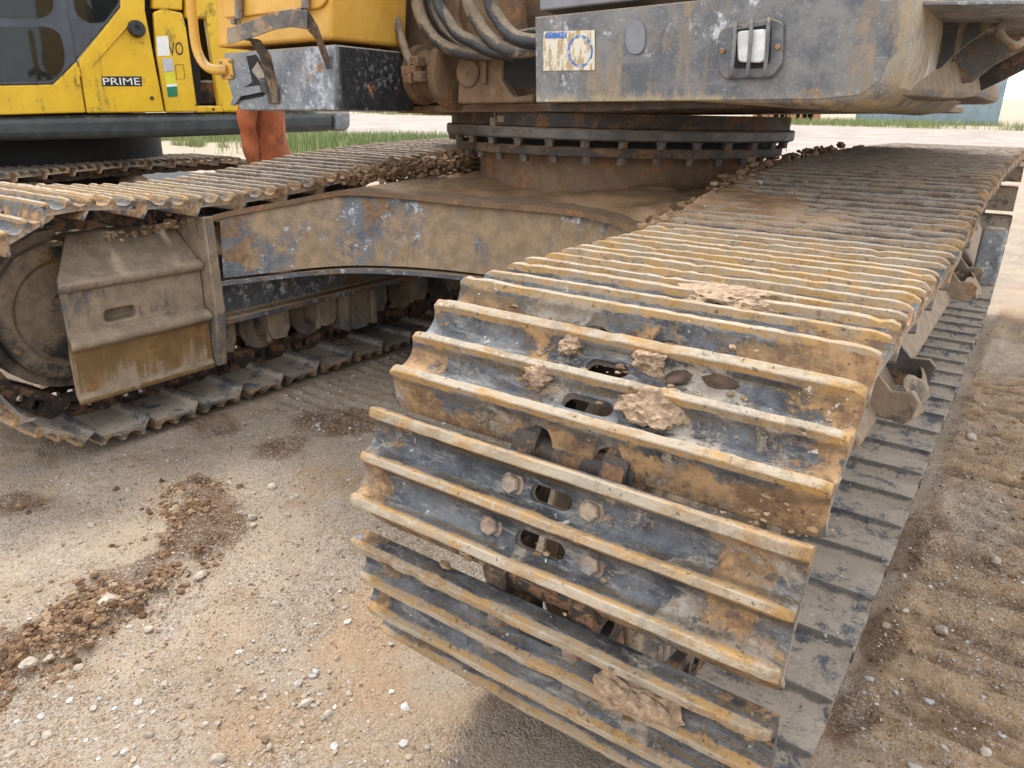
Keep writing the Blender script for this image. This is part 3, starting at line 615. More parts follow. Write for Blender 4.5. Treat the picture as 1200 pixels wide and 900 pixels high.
def shoe_mesh(seed, xo=0.0):
    rg = np.random.default_rng(seed); hw = SHW / 2
    xs = [-hw, -hw + .004, -hw + .013, -hw + .03] + list(np.linspace(-hw + .05, hw - .05, 34)) + [hw - .03, hw - .013, hw - .004, hw]
    rings = []
    ph = rg.uniform(0, 50); el, er = rg.uniform(.3, .9, 3), rg.uniform(.3, .9, 3)
    for x in xs:
        e = min(hw - abs(x), .03); k = 1 - (1 - e / .03) ** 3 * 0.55
        ring = []
        for s_, n_ in PROF:
            g = 0 if s_ < -.03 else (1 if s_ < .035 else 2); w = (el if x < 0 else er)[g]
            if n_ > .034:
                kk = 1 - (1 - k) * w; n2 = .034 + (n_ - .034) * kk
                ch = float(vnoise(x * 38 + ph, g * 11.7, seed + 6)); n2 -= (n_ - .034) / .026 * (0.0028 * float(vnoise(x * 9 + ph, g * 5.1 + ph, seed)) + 0.0022 * float(vnoise(x * 70 + ph, s_ * 40, seed + 1)) + 0.0050 * max(0, ch - .80) / .20)
                s2 = s_ + (n_ - .034) / .026 * (0.0016 * (float(vnoise(x * 4 + ph, g * 7.3, seed + 2)) - 0.5) + 0.0012 * (float(vnoise(x * 40 + ph, g * 7.3 + n_ * 90, seed + 9)) - 0.5))
            else: n2 = n_ + 0.0012 * (float(vnoise(x * 18, s_ * 30 + ph, seed + 3)) - .5) if n_ > .02 else n_; s2 = s_
            if s_ > .09: s2 -= 0.006 * (1 - e / .03) ** 2
            ring.append((x, s2, n2))
        rings.append(ring)
    mb = MB(); mb.loft(rings)
    me = clean_mesh(mb, 'track_shoe')
    def stadium(cx, cs, w, h, n=8):
        pts = []
        for sgn, a0 in ((1, -90), (-1, 90)):
            for i in range(n + 1):
                a = math.radians(a0 + 180 * i / n); pts.append((cx + sgn * (w - h) / 2 + h / 2 * math.cos(a), cs + h / 2 * math.sin(a)))
        return pts
    cuts = []
    for (cx, cs, w, h) in ((0, -.034, .074, .026), (0, .0395, .088, .028)):
        c = MB(); c.prism(stadium(cx, cs, w, h), -.05, .12, 2); cuts.append(clean_mesh(c, 'c'))
    for cx in (-.062, .062):
        c = MB(); pts = [(cx - .027, .16), (cx - .027, .113)] + [(cx + .027 * math.cos(math.radians(180 + 180 * i / 8)), .113 + .0235 * math.sin(math.radians(180 + 180 * i / 8))) for i in range(1, 8)] + [(cx + .027, .113), (cx + .027, .16)]
        c.prism(pts, -.06, .10, 2); cuts.append(clean_mesh(c, 'c'))
    me = boolean_cut(me, cuts)
    co = np.zeros(len(me.vertices) * 3, np.float32); me.vertices.foreach_get('co', co); co = co.reshape(-1, 3)
    fattr(me, 'tip', np.clip((co[:, 2] - .031) / .0265, 0, 1)); fattr(me, 'lip', sstep(.086, .100, co[:, 1]))
    fattr(me, 'seam', np.maximum(sstep(.094, .108, co[:, 1]), sstep(-.072, -.083, co[:, 1])))
    fattr(me, 'ends', sstep(SHW / 2 - .16, SHW / 2 - .01, np.abs(co[:, 0])))
    fattr(me, 'inner', (co[:, 2] < np.where(co[:, 1] > .093, np.interp(co[:, 1], [.093, .0995, .1075, .115, .1185], [.0135, .0080, -.0050, -.0150, -.0200]), .0135)) * 1.0)
    me.name = 'track_shoe'
    me.materials.clear(); me.materials.append(MAT['shoe_steel'])
    me.polygons.foreach_set('use_smooth', [True] * len(me.polygons)); me.set_sharp_from_angle(angle=math.radians(30))
    return me
SHOES = [shoe_mesh(s) for s in (5, 6, 7, 8, 12, 13, 14)]
def bolt_mesh():
    mb = MB(); mb.lathe([(.0005, .003), (.0205, .003), (.0205, .0055), (.0005, .0056)], (0, 0, .0235), 2, 24)
    h = [(.0155 * math.cos(math.radians(60 * i + 20)), .0155 * math.sin(math.radians(60 * i + 20))) for i in range(6)]
    mb.loft([[(x, y, .027) for x, y in h], [(x, y, .037) for x, y in h], [(x * .84, y * .84, .040) for x, y in h]])
    me = clean_mesh(mb, 'bolt'); me.materials.append(MAT['bolt_steel']); me.polygons.foreach_set('use_smooth', [True] * len(me.polygons)); me.set_sharp_from_angle(angle=math.radians(25)); return me
BOLT = bolt_mesh()
def link_mesh():
    out = MB()
    side = []
    pts = [(-.150, -.030)] + [(-.108 + .043 * math.cos(math.radians(a)), -.032 + .043 * math.sin(math.radians(a))) for a in range(150, 260, 22)] + [(-.06, -.082), (.05, -.082)] + \
          [(.100 + .043 * math.cos(math.radians(a)), -.032 + .043 * math.sin(math.radians(a))) for a in range(-80, 80, 22)] + [(.085, .0155), (-.075, .0155), (-.12, .008)]
    for sx in (-1, 1):
        mb = MB(); mb.prism(pts, sx * .060, sx * .098, 0); me = clean_mesh(mb, 'l'); cuts = []
        for cs in (-.042, .022):
            c = MB(); c.prism(rounded([(cs - .019, -.052), (cs + .019, -.052), (cs + .019, -.006), (cs - .019, -.006)], .012, 3), sx * .02, sx * .14, 0); cuts.append(clean_mesh(c, 'c'))
        me = boolean_cut(me, cuts); vs = [v.co[:] for v in me.vertices]; out.add(vs, [tuple(p.vertices) for p in me.polygons])
        out.lathe([(.001, 0), (.030, 0), (.034, .004), (.034, .012), (.001, .012)][::1], (sx * .094 if sx > 0 else -.106, .102, -.032), 0, 16)
    out.cyl((-.07, .108, -.032), (.07, .108, -.032), .029, n=16)
    me = clean_mesh(out, 'track_link'); me.materials.append(MAT['link_steel']); me.polygons.foreach_set('use_smooth', [True] * len(me.polygons)); me.set_sharp_from_angle(angle=math.radians(30)); return me
LINK = link_mesh()
def joint(name, me, parent, mat):
    o = bpy.data.objects.new(name, me); COL.objects.link(o); o.parent = parent
    o.matrix_local = (Matrix.Translation(-parent.location) @ mat) if parent.type == 'EMPTY' else mat
    return o

def march(curve, start, pitch):
    """points every `pitch` (chord) along a dense closed curve"""
    C = np.array(curve); n = len(C); out = [np.array(start)]; i = int(np.argmin(np.hypot(*(C - out[0]).T))); walked = 0
    while walked < n - 2:
        j = i; 
        while np.hypot(*(C[j % n] - out[-1])) < pitch and walked < n: j += 1; walked += 1
        out.append(C[j % n].copy()); i = j
    return out
def loop_curve(ztop, zc, R, yr, Rr, zr, zb, front=None, yf=-0.09):
    """dense curve (y,z) going +y along the top, round the rear, back along the bottom, round the front"""
    c = []
    y0 = front[0][0] if front else yf
    for y in np.arange(y0, yr, .004): c.append((y, ztop(y)))
    za = ztop(yr) - zr
    for a in np.linspace(math.pi / 2, -math.pi / 2, 400):
        rr = Rr + (za - Rr) * max(0, math.sin(a)); rr = rr if a > 0 else Rr + ((zr - zb) - Rr) * -math.sin(a); c.append((yr + Rr * math.cos(a), zr + rr * math.sin(a)))
    ye = front[-1][0] if front else yf
    for y in np.arange(yr, ye, -.004): c.append((y, zb))
    if front:
        fr = front[::-1]
        for p, q in zip(fr[:-1], fr[1:]):
            for t in np.linspace(0, 1, 40, endpoint=False): c.append((p[0] + (q[0] - p[0]) * t, p[1] + (q[1] - p[1]) * t))
    else:
        for a in np.linspace(-math.pi / 2, -3 * math.pi / 2, 400, endpoint=False):
            c.append((yf + R * math.cos(a), zc + ((zc - zb) if math.sin(a) < 0 else (ztop(yf) - zc)) * math.sin(a)))
    return c
def interp(pts):
    xs, zs = zip(*pts); return lambda y: float(np.interp(y, xs, zs))
def smooth_interp(pts):
    xs, zs = map(np.array, zip(*pts)); X = np.linspace(xs[0], xs[-1], 400); Z = np.interp(X, xs, zs)
    k = np.hanning(41); k /= k.sum(); Zs = np.convolve(np.pad(Z, 20, mode='edge'), k, 'valid'); return lambda y: float(np.interp(y, X, Zs))
FRAMES = {}
def lay_track(parent, key, joints, xc, scale=1.0, links=True, bolts=True, jitter=0.004):
    fr = []
    for i in range(len(joints) - 1):
        a, b = np.array(joints[i + 1]), np.array(joints[i])              # a is the forward (camera) end on the top run
        t = (a - b); L = np.linalg.norm(t); t /= L; n = np.array([t[1], -t[0]])
        m = (a + b) / 2
        mat = Matrix(((-1, 0, 0, xc + random.uniform(-jitter, jitter)), (0, t[0], n[0], m[0]), (0, t[1], n[1], m[1]), (0, 0, 0, 1)))
        if scale != 1.0: mat = mat @ Matrix.Scale(scale, 4)
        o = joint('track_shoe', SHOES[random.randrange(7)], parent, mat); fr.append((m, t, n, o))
        top = n[1] > -0.55
        if bolts and top and not (key == 'right' and i == 1):          # the bolts of one shoe are buried under clods
            for bx_, bs_ in ((-.07, -.034), (.07, -.034), (-.09, .0395), (.09, .0395)):
                b_ = joint('bolt', BOLT, o, Matrix.Translation((bx_, bs_, 0)) @ Matrix.Rotation(random.uniform(0, 6), 4, 'Z'))
        if links: joint('track_link', LINK, parent, mat.copy())
    FRAMES[key] = fr; return fr

# ------------------------------------------------------------------ the worn excavator in front
EX = empty('excavator', (-1.295, 2.15, 0.0))
def part(mb, name, mats, parent=None, bevel=0.004, **k):
    """a part written in world metres, hung on its machine (or on a part of it)"""
    p = parent or EX; o = mb.build(name, mats, None, bevel, **k); o.parent = p
    if p.type == 'EMPTY': o.matrix_local = Matrix.Translation(-p.location)
    return o
XR, XL = -0.016, -2.606
rp = [np.array([0.0, .905])]
for a in (2.17, 36.8, 68.2, 100.8, 130.0, 158.0, 172.0):
    a = math.radians(a); rp.append(rp[-1] + PITCH_ * np.array([-math.cos(a), -math.sin(a)]))
ZB = 0.072
def right_loop(yr):
    zt = smooth_interp([(-.5, .905), (.62, .905), (1.0, .94), (1.3, .972), (1.6, 1.02), (2.2, 1.045), (2.8, 1.055), (5, 1.055)])
    fr = [tuple(q) for q in rp[:-1]] + [(rp[-1][0], ZB)]
    return loop_curve(zt, 0, 0, yr, .475, .56, ZB, fr)
def close(fn, y0, front=None):
    """sprocket place at which a whole number of shoes fills the loop"""
    best = None
    for yr in np.linspace(y0 - .11, y0 + .11, 45):
        c = fn(yr); j = march(c, c[0], PITCH_)
        if front is not None:
            e = front[-1]; k = [i for i in range(len(j)) if j[i][1] < .3 and j[i][0] > e[0] + .10][-1]; j = j[:k + 1] + [np.array(q) for q in front[::-1]]
            g = abs(np.hypot(*(j[k] - e)) - PITCH_)
        else:
            if np.hypot(*(j[-2] - j[0])) < np.hypot(*(j[-1] - j[0])): j = j[:-1]
            g = np.hypot(*(j[-1] - j[0])); j[-1] = j[0]
        if best is None or g < best[0]: best = (g, yr, c, j)
    return best[1:]
rp[-1] = np.array((rp[-1][0], ZB))
yrR, cR, jr = close(right_loop, 4.33, rp)
def lay(parent, key, j, xc, **k): return lay_track(parent, key, [np.array(q) for q in j][::-1], xc, **k)
lay(EX, 'right', jr, XR)
zl = smooth_interp([(-.5, .888), (0.06, .893), (.14, .878), (.4, .858), (.7, .860), (1.0, .885), (1.25, .915), (1.5, .955), (2.0, .995), (2.8, 1.02), (5, 1.03)])
def left_loop(yr): return loop_curve(zl, .485, .40, yr, .475, .56, ZB, None, .0)
yrL, cL, jl = close(left_loop, 4.33)
lay(EX, 'left', jl, XL)

# ---- wheels of both crawlers
for xc, yr in ((XR, yrR), (XL, yrL)):
    mb = MB(); c = (xc, -.05 if xc == XR else .035, .487)
    mb.lathe([(.02, -.10), (.10, -.10), (.11, -.085), (.195, -.062), (.215, -.088), (.262, -.094), (.275, -.084), (.275, -.045), (.315, -.04), (.315, .04), (.275, .045), (.275, .084), (.262, .094), (.215, .088), (.195, .062), (.11, .085), (.10, .10), (.02, .10)], c, 0, 56)
    part(mb, 'idler_wheel', 'idler_steel', bevel=0.004)
    mb = MB(); poly = []
    for i in range(21):
        for da, r in ((0, .385), (.05, .385), (.10, .435), (.17, .435), (.22, .385)):
            a = 2 * math.pi * (i + da * 2) / 21; poly.append((yr + r * math.cos(a), .56 + r * math.sin(a)))
    mb.prism(poly, xc - .035, xc + .035, 0); mb.cyl((xc - .2, yr, .56), (xc + .2, yr, .56), .24, n=40)
    part(mb, 'sprocket', 'frame_dusty')
    for y, z in ((1.55, .885), (2.9, .925)):
        mb = MB(); mb.lathe([(.02, -.10), (.075, -.10), (.08, -.09), (.08, -.05), (.06, -.045), (.06, .045), (.08, .05), (.08, .09), (.075, .10), (.02, .10)], (xc, y, z - (.03 if xc == XL else 0)), 0, 24)
        mb.box(xc - .03, xc + .03, y - .04, y + .04, z - .26, z - .06)
        part(mb, 'carrier_roller', 'frame_dusty')
    for y in (.56, .86, 1.16, 1.52, 1.86, 2.2, 2.54, 2.88, 3.22, 3.56, 3.85):
        mb = MB(); mb.lathe([(.02, -.175), (.05, -.175), (.055, -.15), (.06, -.13), (.118, -.125), (.122, -.11), (.095, -.095), (.09, -.02), (.09, .02), (.095, .095), (.122, .11), (.118, .125), (.06, .13), (.055, .15), (.05, .175), (.02, .175)], (xc, y, .262), 0, 32)
        o = part(mb, 'track_roller', 'frame_dusty')
        for s in (-1, 1):
            if (xc == XL and s < 0) or (xc == XR and s > 0) or y > 2.6: continue
            mb = MB(); x0, x1 = sorted((xc + s * .15, xc + s * .265))
            mb.prism(rounded([(y - .062, .35), (y - .062, .26), (y - .035, .215), (y + .035, .215), (y + .062, .26), (y + .062, .35)], .012, 3), x0, x1, 0)
            for dy in (-.045, .045): mb.cyl((xc + s * .235, y + dy, .205), (xc + s * .235, y + dy, .26), .016, n=6)
            part(mb, 'roller_collar', 'frame_dusty', o, bevel=0.006)

# ---- crawler frames (cross-sections in x,z run along y)
def frame_front(xc, s, y0, y1):
    P = [(.0, .79), (.15, .785), (.175, .775), (.305, .665), (.345, .655), (.35, .640), (.342, .622), (.318, .612), (.316, .455), (.350, .448), (.366, .436), (.366, .418), (.352, .405), (.335, .400), (.330, .235), (.342, .215), (.338, .195), (.300, .192), (.0, .20)]
    mb = MB(); mb.loft([[(xc + s * a, y0 + .16 * min(1, max(0, (.33 - a) / .2)), z) for a, z in P], [(xc + s * a, y1, z) for a, z in P]]); return mb
mb = frame_front(XL, 1, -.115, .455)
me = clean_mesh(mb, 'track_guard')
c = MB(); yy0, yy1 = at_x(123, 372, XL + .316)[1], at_x(160, 362, XL + .316)[1]; zz = at_x(141, 368, XL + .316)[2]
c.prism(rounded([(yy0, zz - .024), (yy1, zz - .024), (yy1, zz + .024), (yy0, zz + .024)], .022, 5), XL + .26, XL + .5, 0)
me = boolean_cut(me, [clean_mesh(c, 'c')])
bm = bmesh.new(); bm.from_mesh(me); bmesh.ops.recalc_face_normals(bm, faces=bm.faces[:]); bm.to_mesh(me); bm.free()
me.materials.clear()
guard = finish(me, 'track_guard', ['frame_dusty', 'frame_brown'], None, .007, 35, 3); guard.parent = EX; guard.matrix_local = Matrix.Translation(-EX.location)
for p in guard.data.polygons: p.material_index = 1 if (p.center[2] < .405 and abs(p.normal[0]) > .9) else 0
# joint strip behind the guard
mb = MB(); Q = [(XL + a, z) for a, z in [(.1, .80), (.28, .83), (.375, .835), (.38, .60), (.385, .44), (.365, .30), (.35, .20), (.1, .20)]]; mb.prism(Q, .458, .505, 1); part(mb, 'frame_flange', 'frame_dusty', bevel=.006)
# rear length of the inner side with its bottom flange
mb = MB(); Q = [(XL + a, z) for a, z in [(-.31, .62), (-.17, .76), (.17, .76), (.30, .66), (.305, .405), (.355, .40), (.358, .372), (.25, .365), (.25, .345), (-.25, .345), (-.25, .365), (-.358, .372), (-.355, .40), (-.305, .405)]]
mb.prism(Q, .507, 3.95, 1); part(mb, 'track_frame', 'carbody_paint', bevel=.006)
# chain guides between the rollers
for y0, y1 in ((1.27, 1.42), (2.32, 2.44)):
    mb = MB(); mb.prism(rounded([(y0, .36), (y0, .20), (y0 + .03, .165), (y1 - .03, .165), (y1, .20), (y1, .36)], .01, 3), XL + .19, XL + .30, 0)
    mb.box(XL + .19, XL + .315, y0 - .035, y0 - .003, .175, .37); mb.box(XL + .19, XL + .315, y1 + .003, y1 + .035, .175, .37)
    part(mb, 'chain_guide', 'frame_dusty', bevel=.006)
mb = MB(); Q = [(XR + a, z) for a, z in [(-.31, .62), (-.17, .76), (.17, .76), (.19, .755), (.300, .590), (.294, .572), (.272, .560), (.20, .42), (.17, .345), (.10, .335), (-.25, .345), (-.34, .372), (-.30, .40)]]
mb.prism(Q, .36, 3.95, 1); part(mb, 'track_frame', 'frame_dusty', bevel=.008)
# broken step brackets on the outer side
def bracket(y0, y1, k):
    mb = MB()
    for y, dz in ((y0, 0), (y1, .012)):
        pts = [(.25, .60), (.34, .590), (.352, .602), (.362, .650 + dz), (.345, .668 + dz), (.300, .664 + dz), (.265, .70 + dz), (.24, .68)]
        mb.prism(pts, y, y + .014, 1)
    n = 12; rings = []
    for i in range(n + 1):                                      # torn, bent web between the plates
        t = i / n; y = y0 + .014 + (y1 - y0 - .014) * t; b = .322 + .016 * math.sin(9 * t + k); z = .652 + .012 * math.sin(13 * t + k)
        rings.append([(b, y, z), (b + .012, y, z - .006), (b + .03 + .01 * math.sin(20 * t), y, .60 + .02 * math.sin(17 * t)), (b + .018 + .01 * math.sin(20 * t), y, .598 + .02 * math.sin(17 * t))])
    mb.loft(rings)
    part(mb, 'step_bracket', 'idler_steel', bevel=.003)
bracket(.53, .80, 0.3); bracket(2.05, 2.35, 1.7)
mb = MB(); mb.box(.30, .385, 2.75, 3.0, .56, .78); mb.box(.30, .40, 2.72, 2.752, .54, .80); part(mb, 'step_plate', 'grey_paint', bevel=.012)

# ---- centre frame between the crawlers
top = [(-2.235, .50, .838), (-2.205, .60, .855), (-2.10, .80, .888), (-1.97, .98, .922), (-1.74, 1.12, .912), (-1.46, 1.17, .905), (-1.01, 1.21, .905), (-.74, 1.10, .903), (-.50, .86, .895), (-.38, .60, .880), (-.36, .46, .86)]
bot = [(-2.235, .49, .566), (-2.12, .60, .583), (-1.99, .76, .600), (-1.86, .90, .606), (-1.66, 1.02, .606), (-1.41, 1.10, .604), (-1.01, 1.13, .604), (-.76, 1.02, .604), (-.54, .82, .60), (-.42, .60, .59), (-.38, .47, .575)]
T = spline(top, 6); B = spline(bot, 6)
def inset(q, d):  # push a front-edge point back into the body
    return np.array(q) + np.array((0, d, 0))
mb = MB(); n = len(T)
web = [[inset(t, .035) - (0, 0, .012) for t in T], [inset(b, .030) + (0, 0, .012) for b in B]]
wb = [[q + np.array((0, .03, 0)) for q in r] for r in web]
for i in range(n - 1):
    mb.add([web[0][i], web[0][i + 1], web[1][i + 1], web[1][i], wb[0][i], wb[0][i + 1], wb[1][i + 1], wb[1][i]], [(0, 1, 2, 3), (4, 7, 6, 5)])
bmv = part(mb, 'centre_frame_web', 'carbody_paint', bevel=0)
mb = MB(); back = 3.1
for i in range(n - 1):
    a, b = T[i], T[i + 1]
    def bk(q): return np.array((q[0], 1.75, .955 if -2.0 < q[0] < -.55 else .88))
    th = np.array((0, 0, -.022))
    A2, B2 = bk(a), bk(b)
    mb.add([a, b, B2, A2, a + th, b + th, B2 + th, A2 + th], [(0, 1, 2, 3), (4, 7, 6, 5), (0, 4, 5, 1)])
part(mb, 'centre_frame_top', 'clay_brown', bevel=0)
mb = MB()
for i in range(n - 1):
    a, b = B[i], B[i + 1]; th = np.array((0, 0, -.018)); A2, B2 = a + (0, .5, 0), b + (0, .5, 0)
    mb.add([a, b, B2, A2, a + th, b + th, B2 + th, A2 + th], [(0, 1, 2, 3), (4, 7, 6, 5), (0, 4, 5, 1)])
part(mb, 'centre_frame_bottom', 'carbody_paint', bevel=0)
mb = MB(); mb.box(-2.25, -.35, 1.7, 3.6, .58, .90); part(mb, 'centre_frame_rear', 'clay_brown', bevel=.01)
for px in (302, ):
    q = at_y(px, 285, .62); mb = MB(); mb.box(q[0] - .003, q[0] + .003, .63, .66, .62, .85); 

# ---- slewing ring
SX, SY = -1.295, 2.15
ring = MB(); R = .805
mb = MB(); mb.lathe([(.60, .90), (.665, .90), (.665, 1.085), (.60, 1.085)], (SX, SY, 0), 2, 96); part(mb, 'ring_pedestal', 'clay_brown', bevel=.004)
mb = MB(); mb.lathe([(.60, 1.090), (.785, 1.088), (.785, 1.120), (.78, 1.126), (.60, 1.126)], (SX, SY, 0), 2, 128); lower = part(mb, 'ring_gear', 'ring_dark', bevel=.003)
mb = MB(); mb.lathe([(.60, 1.152), (.824, 1.152), (.830, 1.157), (.830, 1.192), (.824, 1.197), (.60, 1.197)], (SX, SY, 0), 2, 128); mid = part(mb, 'slewing_ring', 'ring_grey', bevel=.002)
mb = MB(); mb.lathe([(.55, 1.126), (.72, 1.126), (.72, 1.153), (.55, 1.153)], (SX, SY, 0), 2, 96); part(mb, 'ring_gap_shade', 'black_void', bevel=0)  # black core that paints the gap between the rings dark
mb = MB(); mb.lathe([(.60, 1.198), (.806, 1.198), (.806, 1.254), (.60, 1.252)], (SX, SY, 0), 2, 128); part(mb, 'ring_flange', 'ring_dark', bevel=.003)
hexb = MB(); hexb.lathe([(.0005, 0), (.024, 0), (.024, -.004), (.0005, -.0041)], (0, 0, 0), 2, 12)
hexb.loft([[(.020 * math.cos(math.radians(60 * i)), .020 * math.sin(math.radians(60 * i)), z) for i in range(6)] for z in (-.004, -.027)])
hb = clean_mesh(hexb, 'bolt'); hb.materials.append(MAT['ring_bolt']); hb.polygons.foreach_set('use_smooth', [True] * len(hb.polygons)); hb.set_sharp_from_angle(angle=.5)
for p_, r, z, nb in ((mid, .803, 1.152, 34), (lower, .758, 1.088, 34)):
    for i in range(nb):
        a = 2 * math.pi * (i + .3) / nb
        if math.sin(a + .46) > .55: continue            # the far side cannot be seen
        joint('bolt', hb, p_, Matrix.Translation((SX + r * math.cos(a), SY + r * math.sin(a), z)) @ Matrix.Rotation(a, 4, 'Z'))
# grease fitting block with its pipe round the flange
q = at_y(600, 140, 1.46)
mb = MB(); pts = [(SX + .798 * math.cos(a), SY + .798 * math.sin(a), 1.228) for a in np.linspace(-2.75, -1.55, 24)]; mb.tube(pts, .006, 8); part(mb, 'grease_pipe', 'clay_brown', bevel=0)
a = math.atan2(q[1] - SY, q[0] - SX); cx_, cy_ = SX + .80 * math.cos(a), SY + .80 * math.sin(a)
mb = MB(); Tm = Matrix.Translation((cx_, cy_, 1.215)) @ Matrix.Rotation(a, 4, 'Z'); mb.box(-.02, .018, -.016, .016, -.022, .014, 0, Tm); mb.box(-.012, .010, .02, .06, -.004, .022, 0, Tm)
mb.cyl(Tm @ Vector((0, 0, .012)), Tm @ Vector((0, 0, .035)), .008, n=8); part(mb, 'grease_fitting', 'frame_dusty', bevel=.002)

pass
# ---- upper structure seen from the front
YF = .90
def fy(px, py, y=YF): return at_y(px, py, y)
mb = MB()                                              # deck bottom plate over the ring
z0 = 1.256; mb.extr([(-1.98, 1.33, z0 - .018), (-1.0, 1.30, z0 + .004), (.0, 1.30, z0 + .035), (.06, 3.4, z0 + .035), (-2.6, 3.4, z0 - .03), (-2.6, 2.2, z0 - .03), (-2.0, 1.9, z0 - .018)], (0, 0, .030)); part(mb, 'deck_plate', 'clay_brown', bevel=.004)
face = [(627, 20), (800, 2), (1000, -18), (1052, -23), (1049, 20), (1042, 65), (1031, 95), (1008, 112), (960, 116.5), (800, 118), (628, 120)]
pts = [fy(*q) for q in face]
mb = MB(); mb.extr(pts, (0, .02, 0)); 
# the corner rolls over into the side of the deck
edge = [fy(*q) for q in [(1052, -23), (1049, 20), (1042, 65), (1031, 95), (1008, 112), (960, 116.5), (800, 118), (628, 120)]]
rings = []
cen = fy(880, 40)
for k in range(9):
    t = k / 8 * math.pi / 2; row = []
    for q in edge:
        d = q - cen; d[1] = 0; d = d / np.linalg.norm(d); w = 1.0 if q[0] > -.1 else max(0.0, (q[0] + .4) / .3)
        row.append(q + d * .045 * math.sin(t) * w + np.array((0, .002 + .075 * (1 - math.cos(t)), 0)))
    rings.append(row)
last = [r.copy() for r in rings[-1]]; rings.append([q + np.array((0, 1.5, 0)) for q in last])
mb.loft(rings, 0, False, False)
beam = part(mb, 'deck_front_beam', 'beam_paint', bevel=.003)
mb = MB(); mb.extr([fy(640, 121.5, .98), fy(1010, 115, .98), fy(1030, 113, .98), fy(1010, 121, .98), fy(700, 131, .98), fy(640, 131, .98)], (0, 1.2, 0)); part(mb, 'deck_underside', 'ring_dark', bevel=.003)
# oval inspection cover
def oval(cx, cy, rx, ry, n=24, e=2.6): return [(cx + rx * np.sign(math.cos(a)) * abs(math.cos(a)) ** (2 / e), cy + ry * np.sign(math.sin(a)) * abs(math.sin(a)) ** (2 / e)) for a in np.linspace(0, 2 * math.pi, n, endpoint=False)]
mb = MB(); mb.extr([fy(*q, YF - .002) for q in oval(745, 44, 11.5, 20)], (0, -.004, 0)); part(mb, 'oval_cover', 'grey_cover', beam, bevel=.002)
# worn sticker with its round emblem
def quad(px0, py0, px1, py1, y, sk=-.03): return [fy(px0, py0, y), fy(px1, py0 + (px1 - px0) * sk, y), fy(px1, py1 + (px1 - px0) * sk * .5, y), fy(px0, py1, y)]
mb = MB(); mb.extr(quad(637, 37, 697, 83, YF - .0022), (0, -.0010, 0)); st = part(mb, 'sticker', 'sticker', beam, bevel=0)
mb = MB(); mb.extr(quad(639, 38, 664, 45, YF - .0034), (0, -.0008, 0)); part(mb, 'sticker_band', 'sticker_blue', beam, bevel=0)
mb = MB(); o_, i_ = oval(680, 60, 15, 19, 32, 2), oval(680, 60, 12.4, 16, 32, 2)
for k in range(32):
    j = (k + 1) % 32; mb.add([fy(*o_[k], YF - .0034), fy(*o_[j], YF - .0034), fy(*i_[j], YF - .0034), fy(*i_[k], YF - .0034)], [(0, 1, 2, 3)])
part(mb, 'sticker_emblem', 'sticker_blue', beam, bevel=0)
# work lamp behind its guard
gp = rounded([fy(850, 32, YF - .003), fy(905, 22, YF - .003), fy(919, 26, YF - .003), fy(918, 74, YF - .003), fy(906, 91, YF - .003), fy(850, 93, YF - .003), fy(843, 84, YF - .003), fy(843, 40, YF - .003)], .012, 3)
mb = MB(); mb.extr(gp, (0, -.010, 0)); lamp = part(mb, 'lamp_guard', 'beam_paint', beam, bevel=.003)
mb = MB(); mb.extr([fy(*q, YF - .0135) for q in rounded([(858, 36), (904, 28), (903, 72), (895, 80), (858, 80)], 6, 3)], (0, -.0015, 0)); part(mb, 'lamp_recess', 'black_void', beam, bevel=0)
mb = MB(); mb.extr([fy(*q, YF - .0155) for q in rounded([(865, 37), (900, 34), (899, 70), (892, 74), (866, 73)], 5, 3)], (0, -.012, 0)); part(mb, 'lamp_lens', 'lamp_lens', beam, bevel=.004)
for px in (860, 879, 899):
    mb = MB(); mb.tube(spline([fy(px + 2, 28 - (px - 860) * .12, YF - .012), fy(px + 1.5, 30 - (px - 860) * .12, YF - .032), fy(px, 55, YF - .038), fy(px - 3, 86, YF - .034), fy(px - 4, 90, YF - .012)], 5), .0055, 10); part(mb, 'lamp_bar', 'beam_paint', beam, bevel=0)
for px, py in ((847, 60), (912, 55)):
    q = fy(px, py, YF - .013); mb = MB(); mb.cyl(q, q + (0, -.008, 0), .008, n=6); part(mb, 'bolt', 'post_rust', beam, bevel=.001)
# edge of the cab floor above the beam
mb = MB(); mb.extr([fy(632, 13, .93), fy(1010, -30, .93), fy(1010, -160, .93), fy(630, -90, .93)], (0, 1.2, 0)); part(mb, 'cab_base', 'grey_cover', bevel=.006)
# side of the deck: gussets, sill and walkway
def gusset(y, pts, name, mat):
    mb = MB(); mb.extr([at_y(*q, y) for q in pts], (0, .016, 0)); return part(mb, name, mat, bevel=.003)
gusset(1.42, [(1070, -20), (1210, -20), (1230, 8), (1190, 18), (1160, 34), (1135, 50), (1116, 66), (1104, 78), (1094, 83), (1068, 84)], 'side_gusset', 'gusset_paint')
gusset(1.75, [(1075, 0), (1240, 0), (1240, 45), (1200, 58), (1165, 76), (1140, 96), (1100, 102), (1075, 100)], 'side_gusset', 'frame_dusty')
gusset(2.15, [(1085, 0), (1270, 0), (1270, 60), (1215, 74), (1180, 92), (1150, 106), (1100, 112)], 'side_gusset', 'ring_dark')
mb = MB(); a_, b_ = at_y(1062, 96, 1.0), at_y(1120, 110, 2.15)
rings = []
for y, (px, py) in ((1.02, (1046, 104)), (1.4, (1090, 108)), (1.75, (1120, 110)), (2.1, (1140, 108)), (2.9, (1165, 116))):
    q = at_y(px, py, y); rings.append([q + np.array((dx, 0, dz)) for dx, dz in ((.012, .03), (.02, .005), (.012, -.014), (-.03, -.024), (-.20, -.026), (-.20, .10), (-.02, .10), (.002, .06))])
mb.loft(rings); part(mb, 'side_sill', 'frame_dusty', bevel=.004)
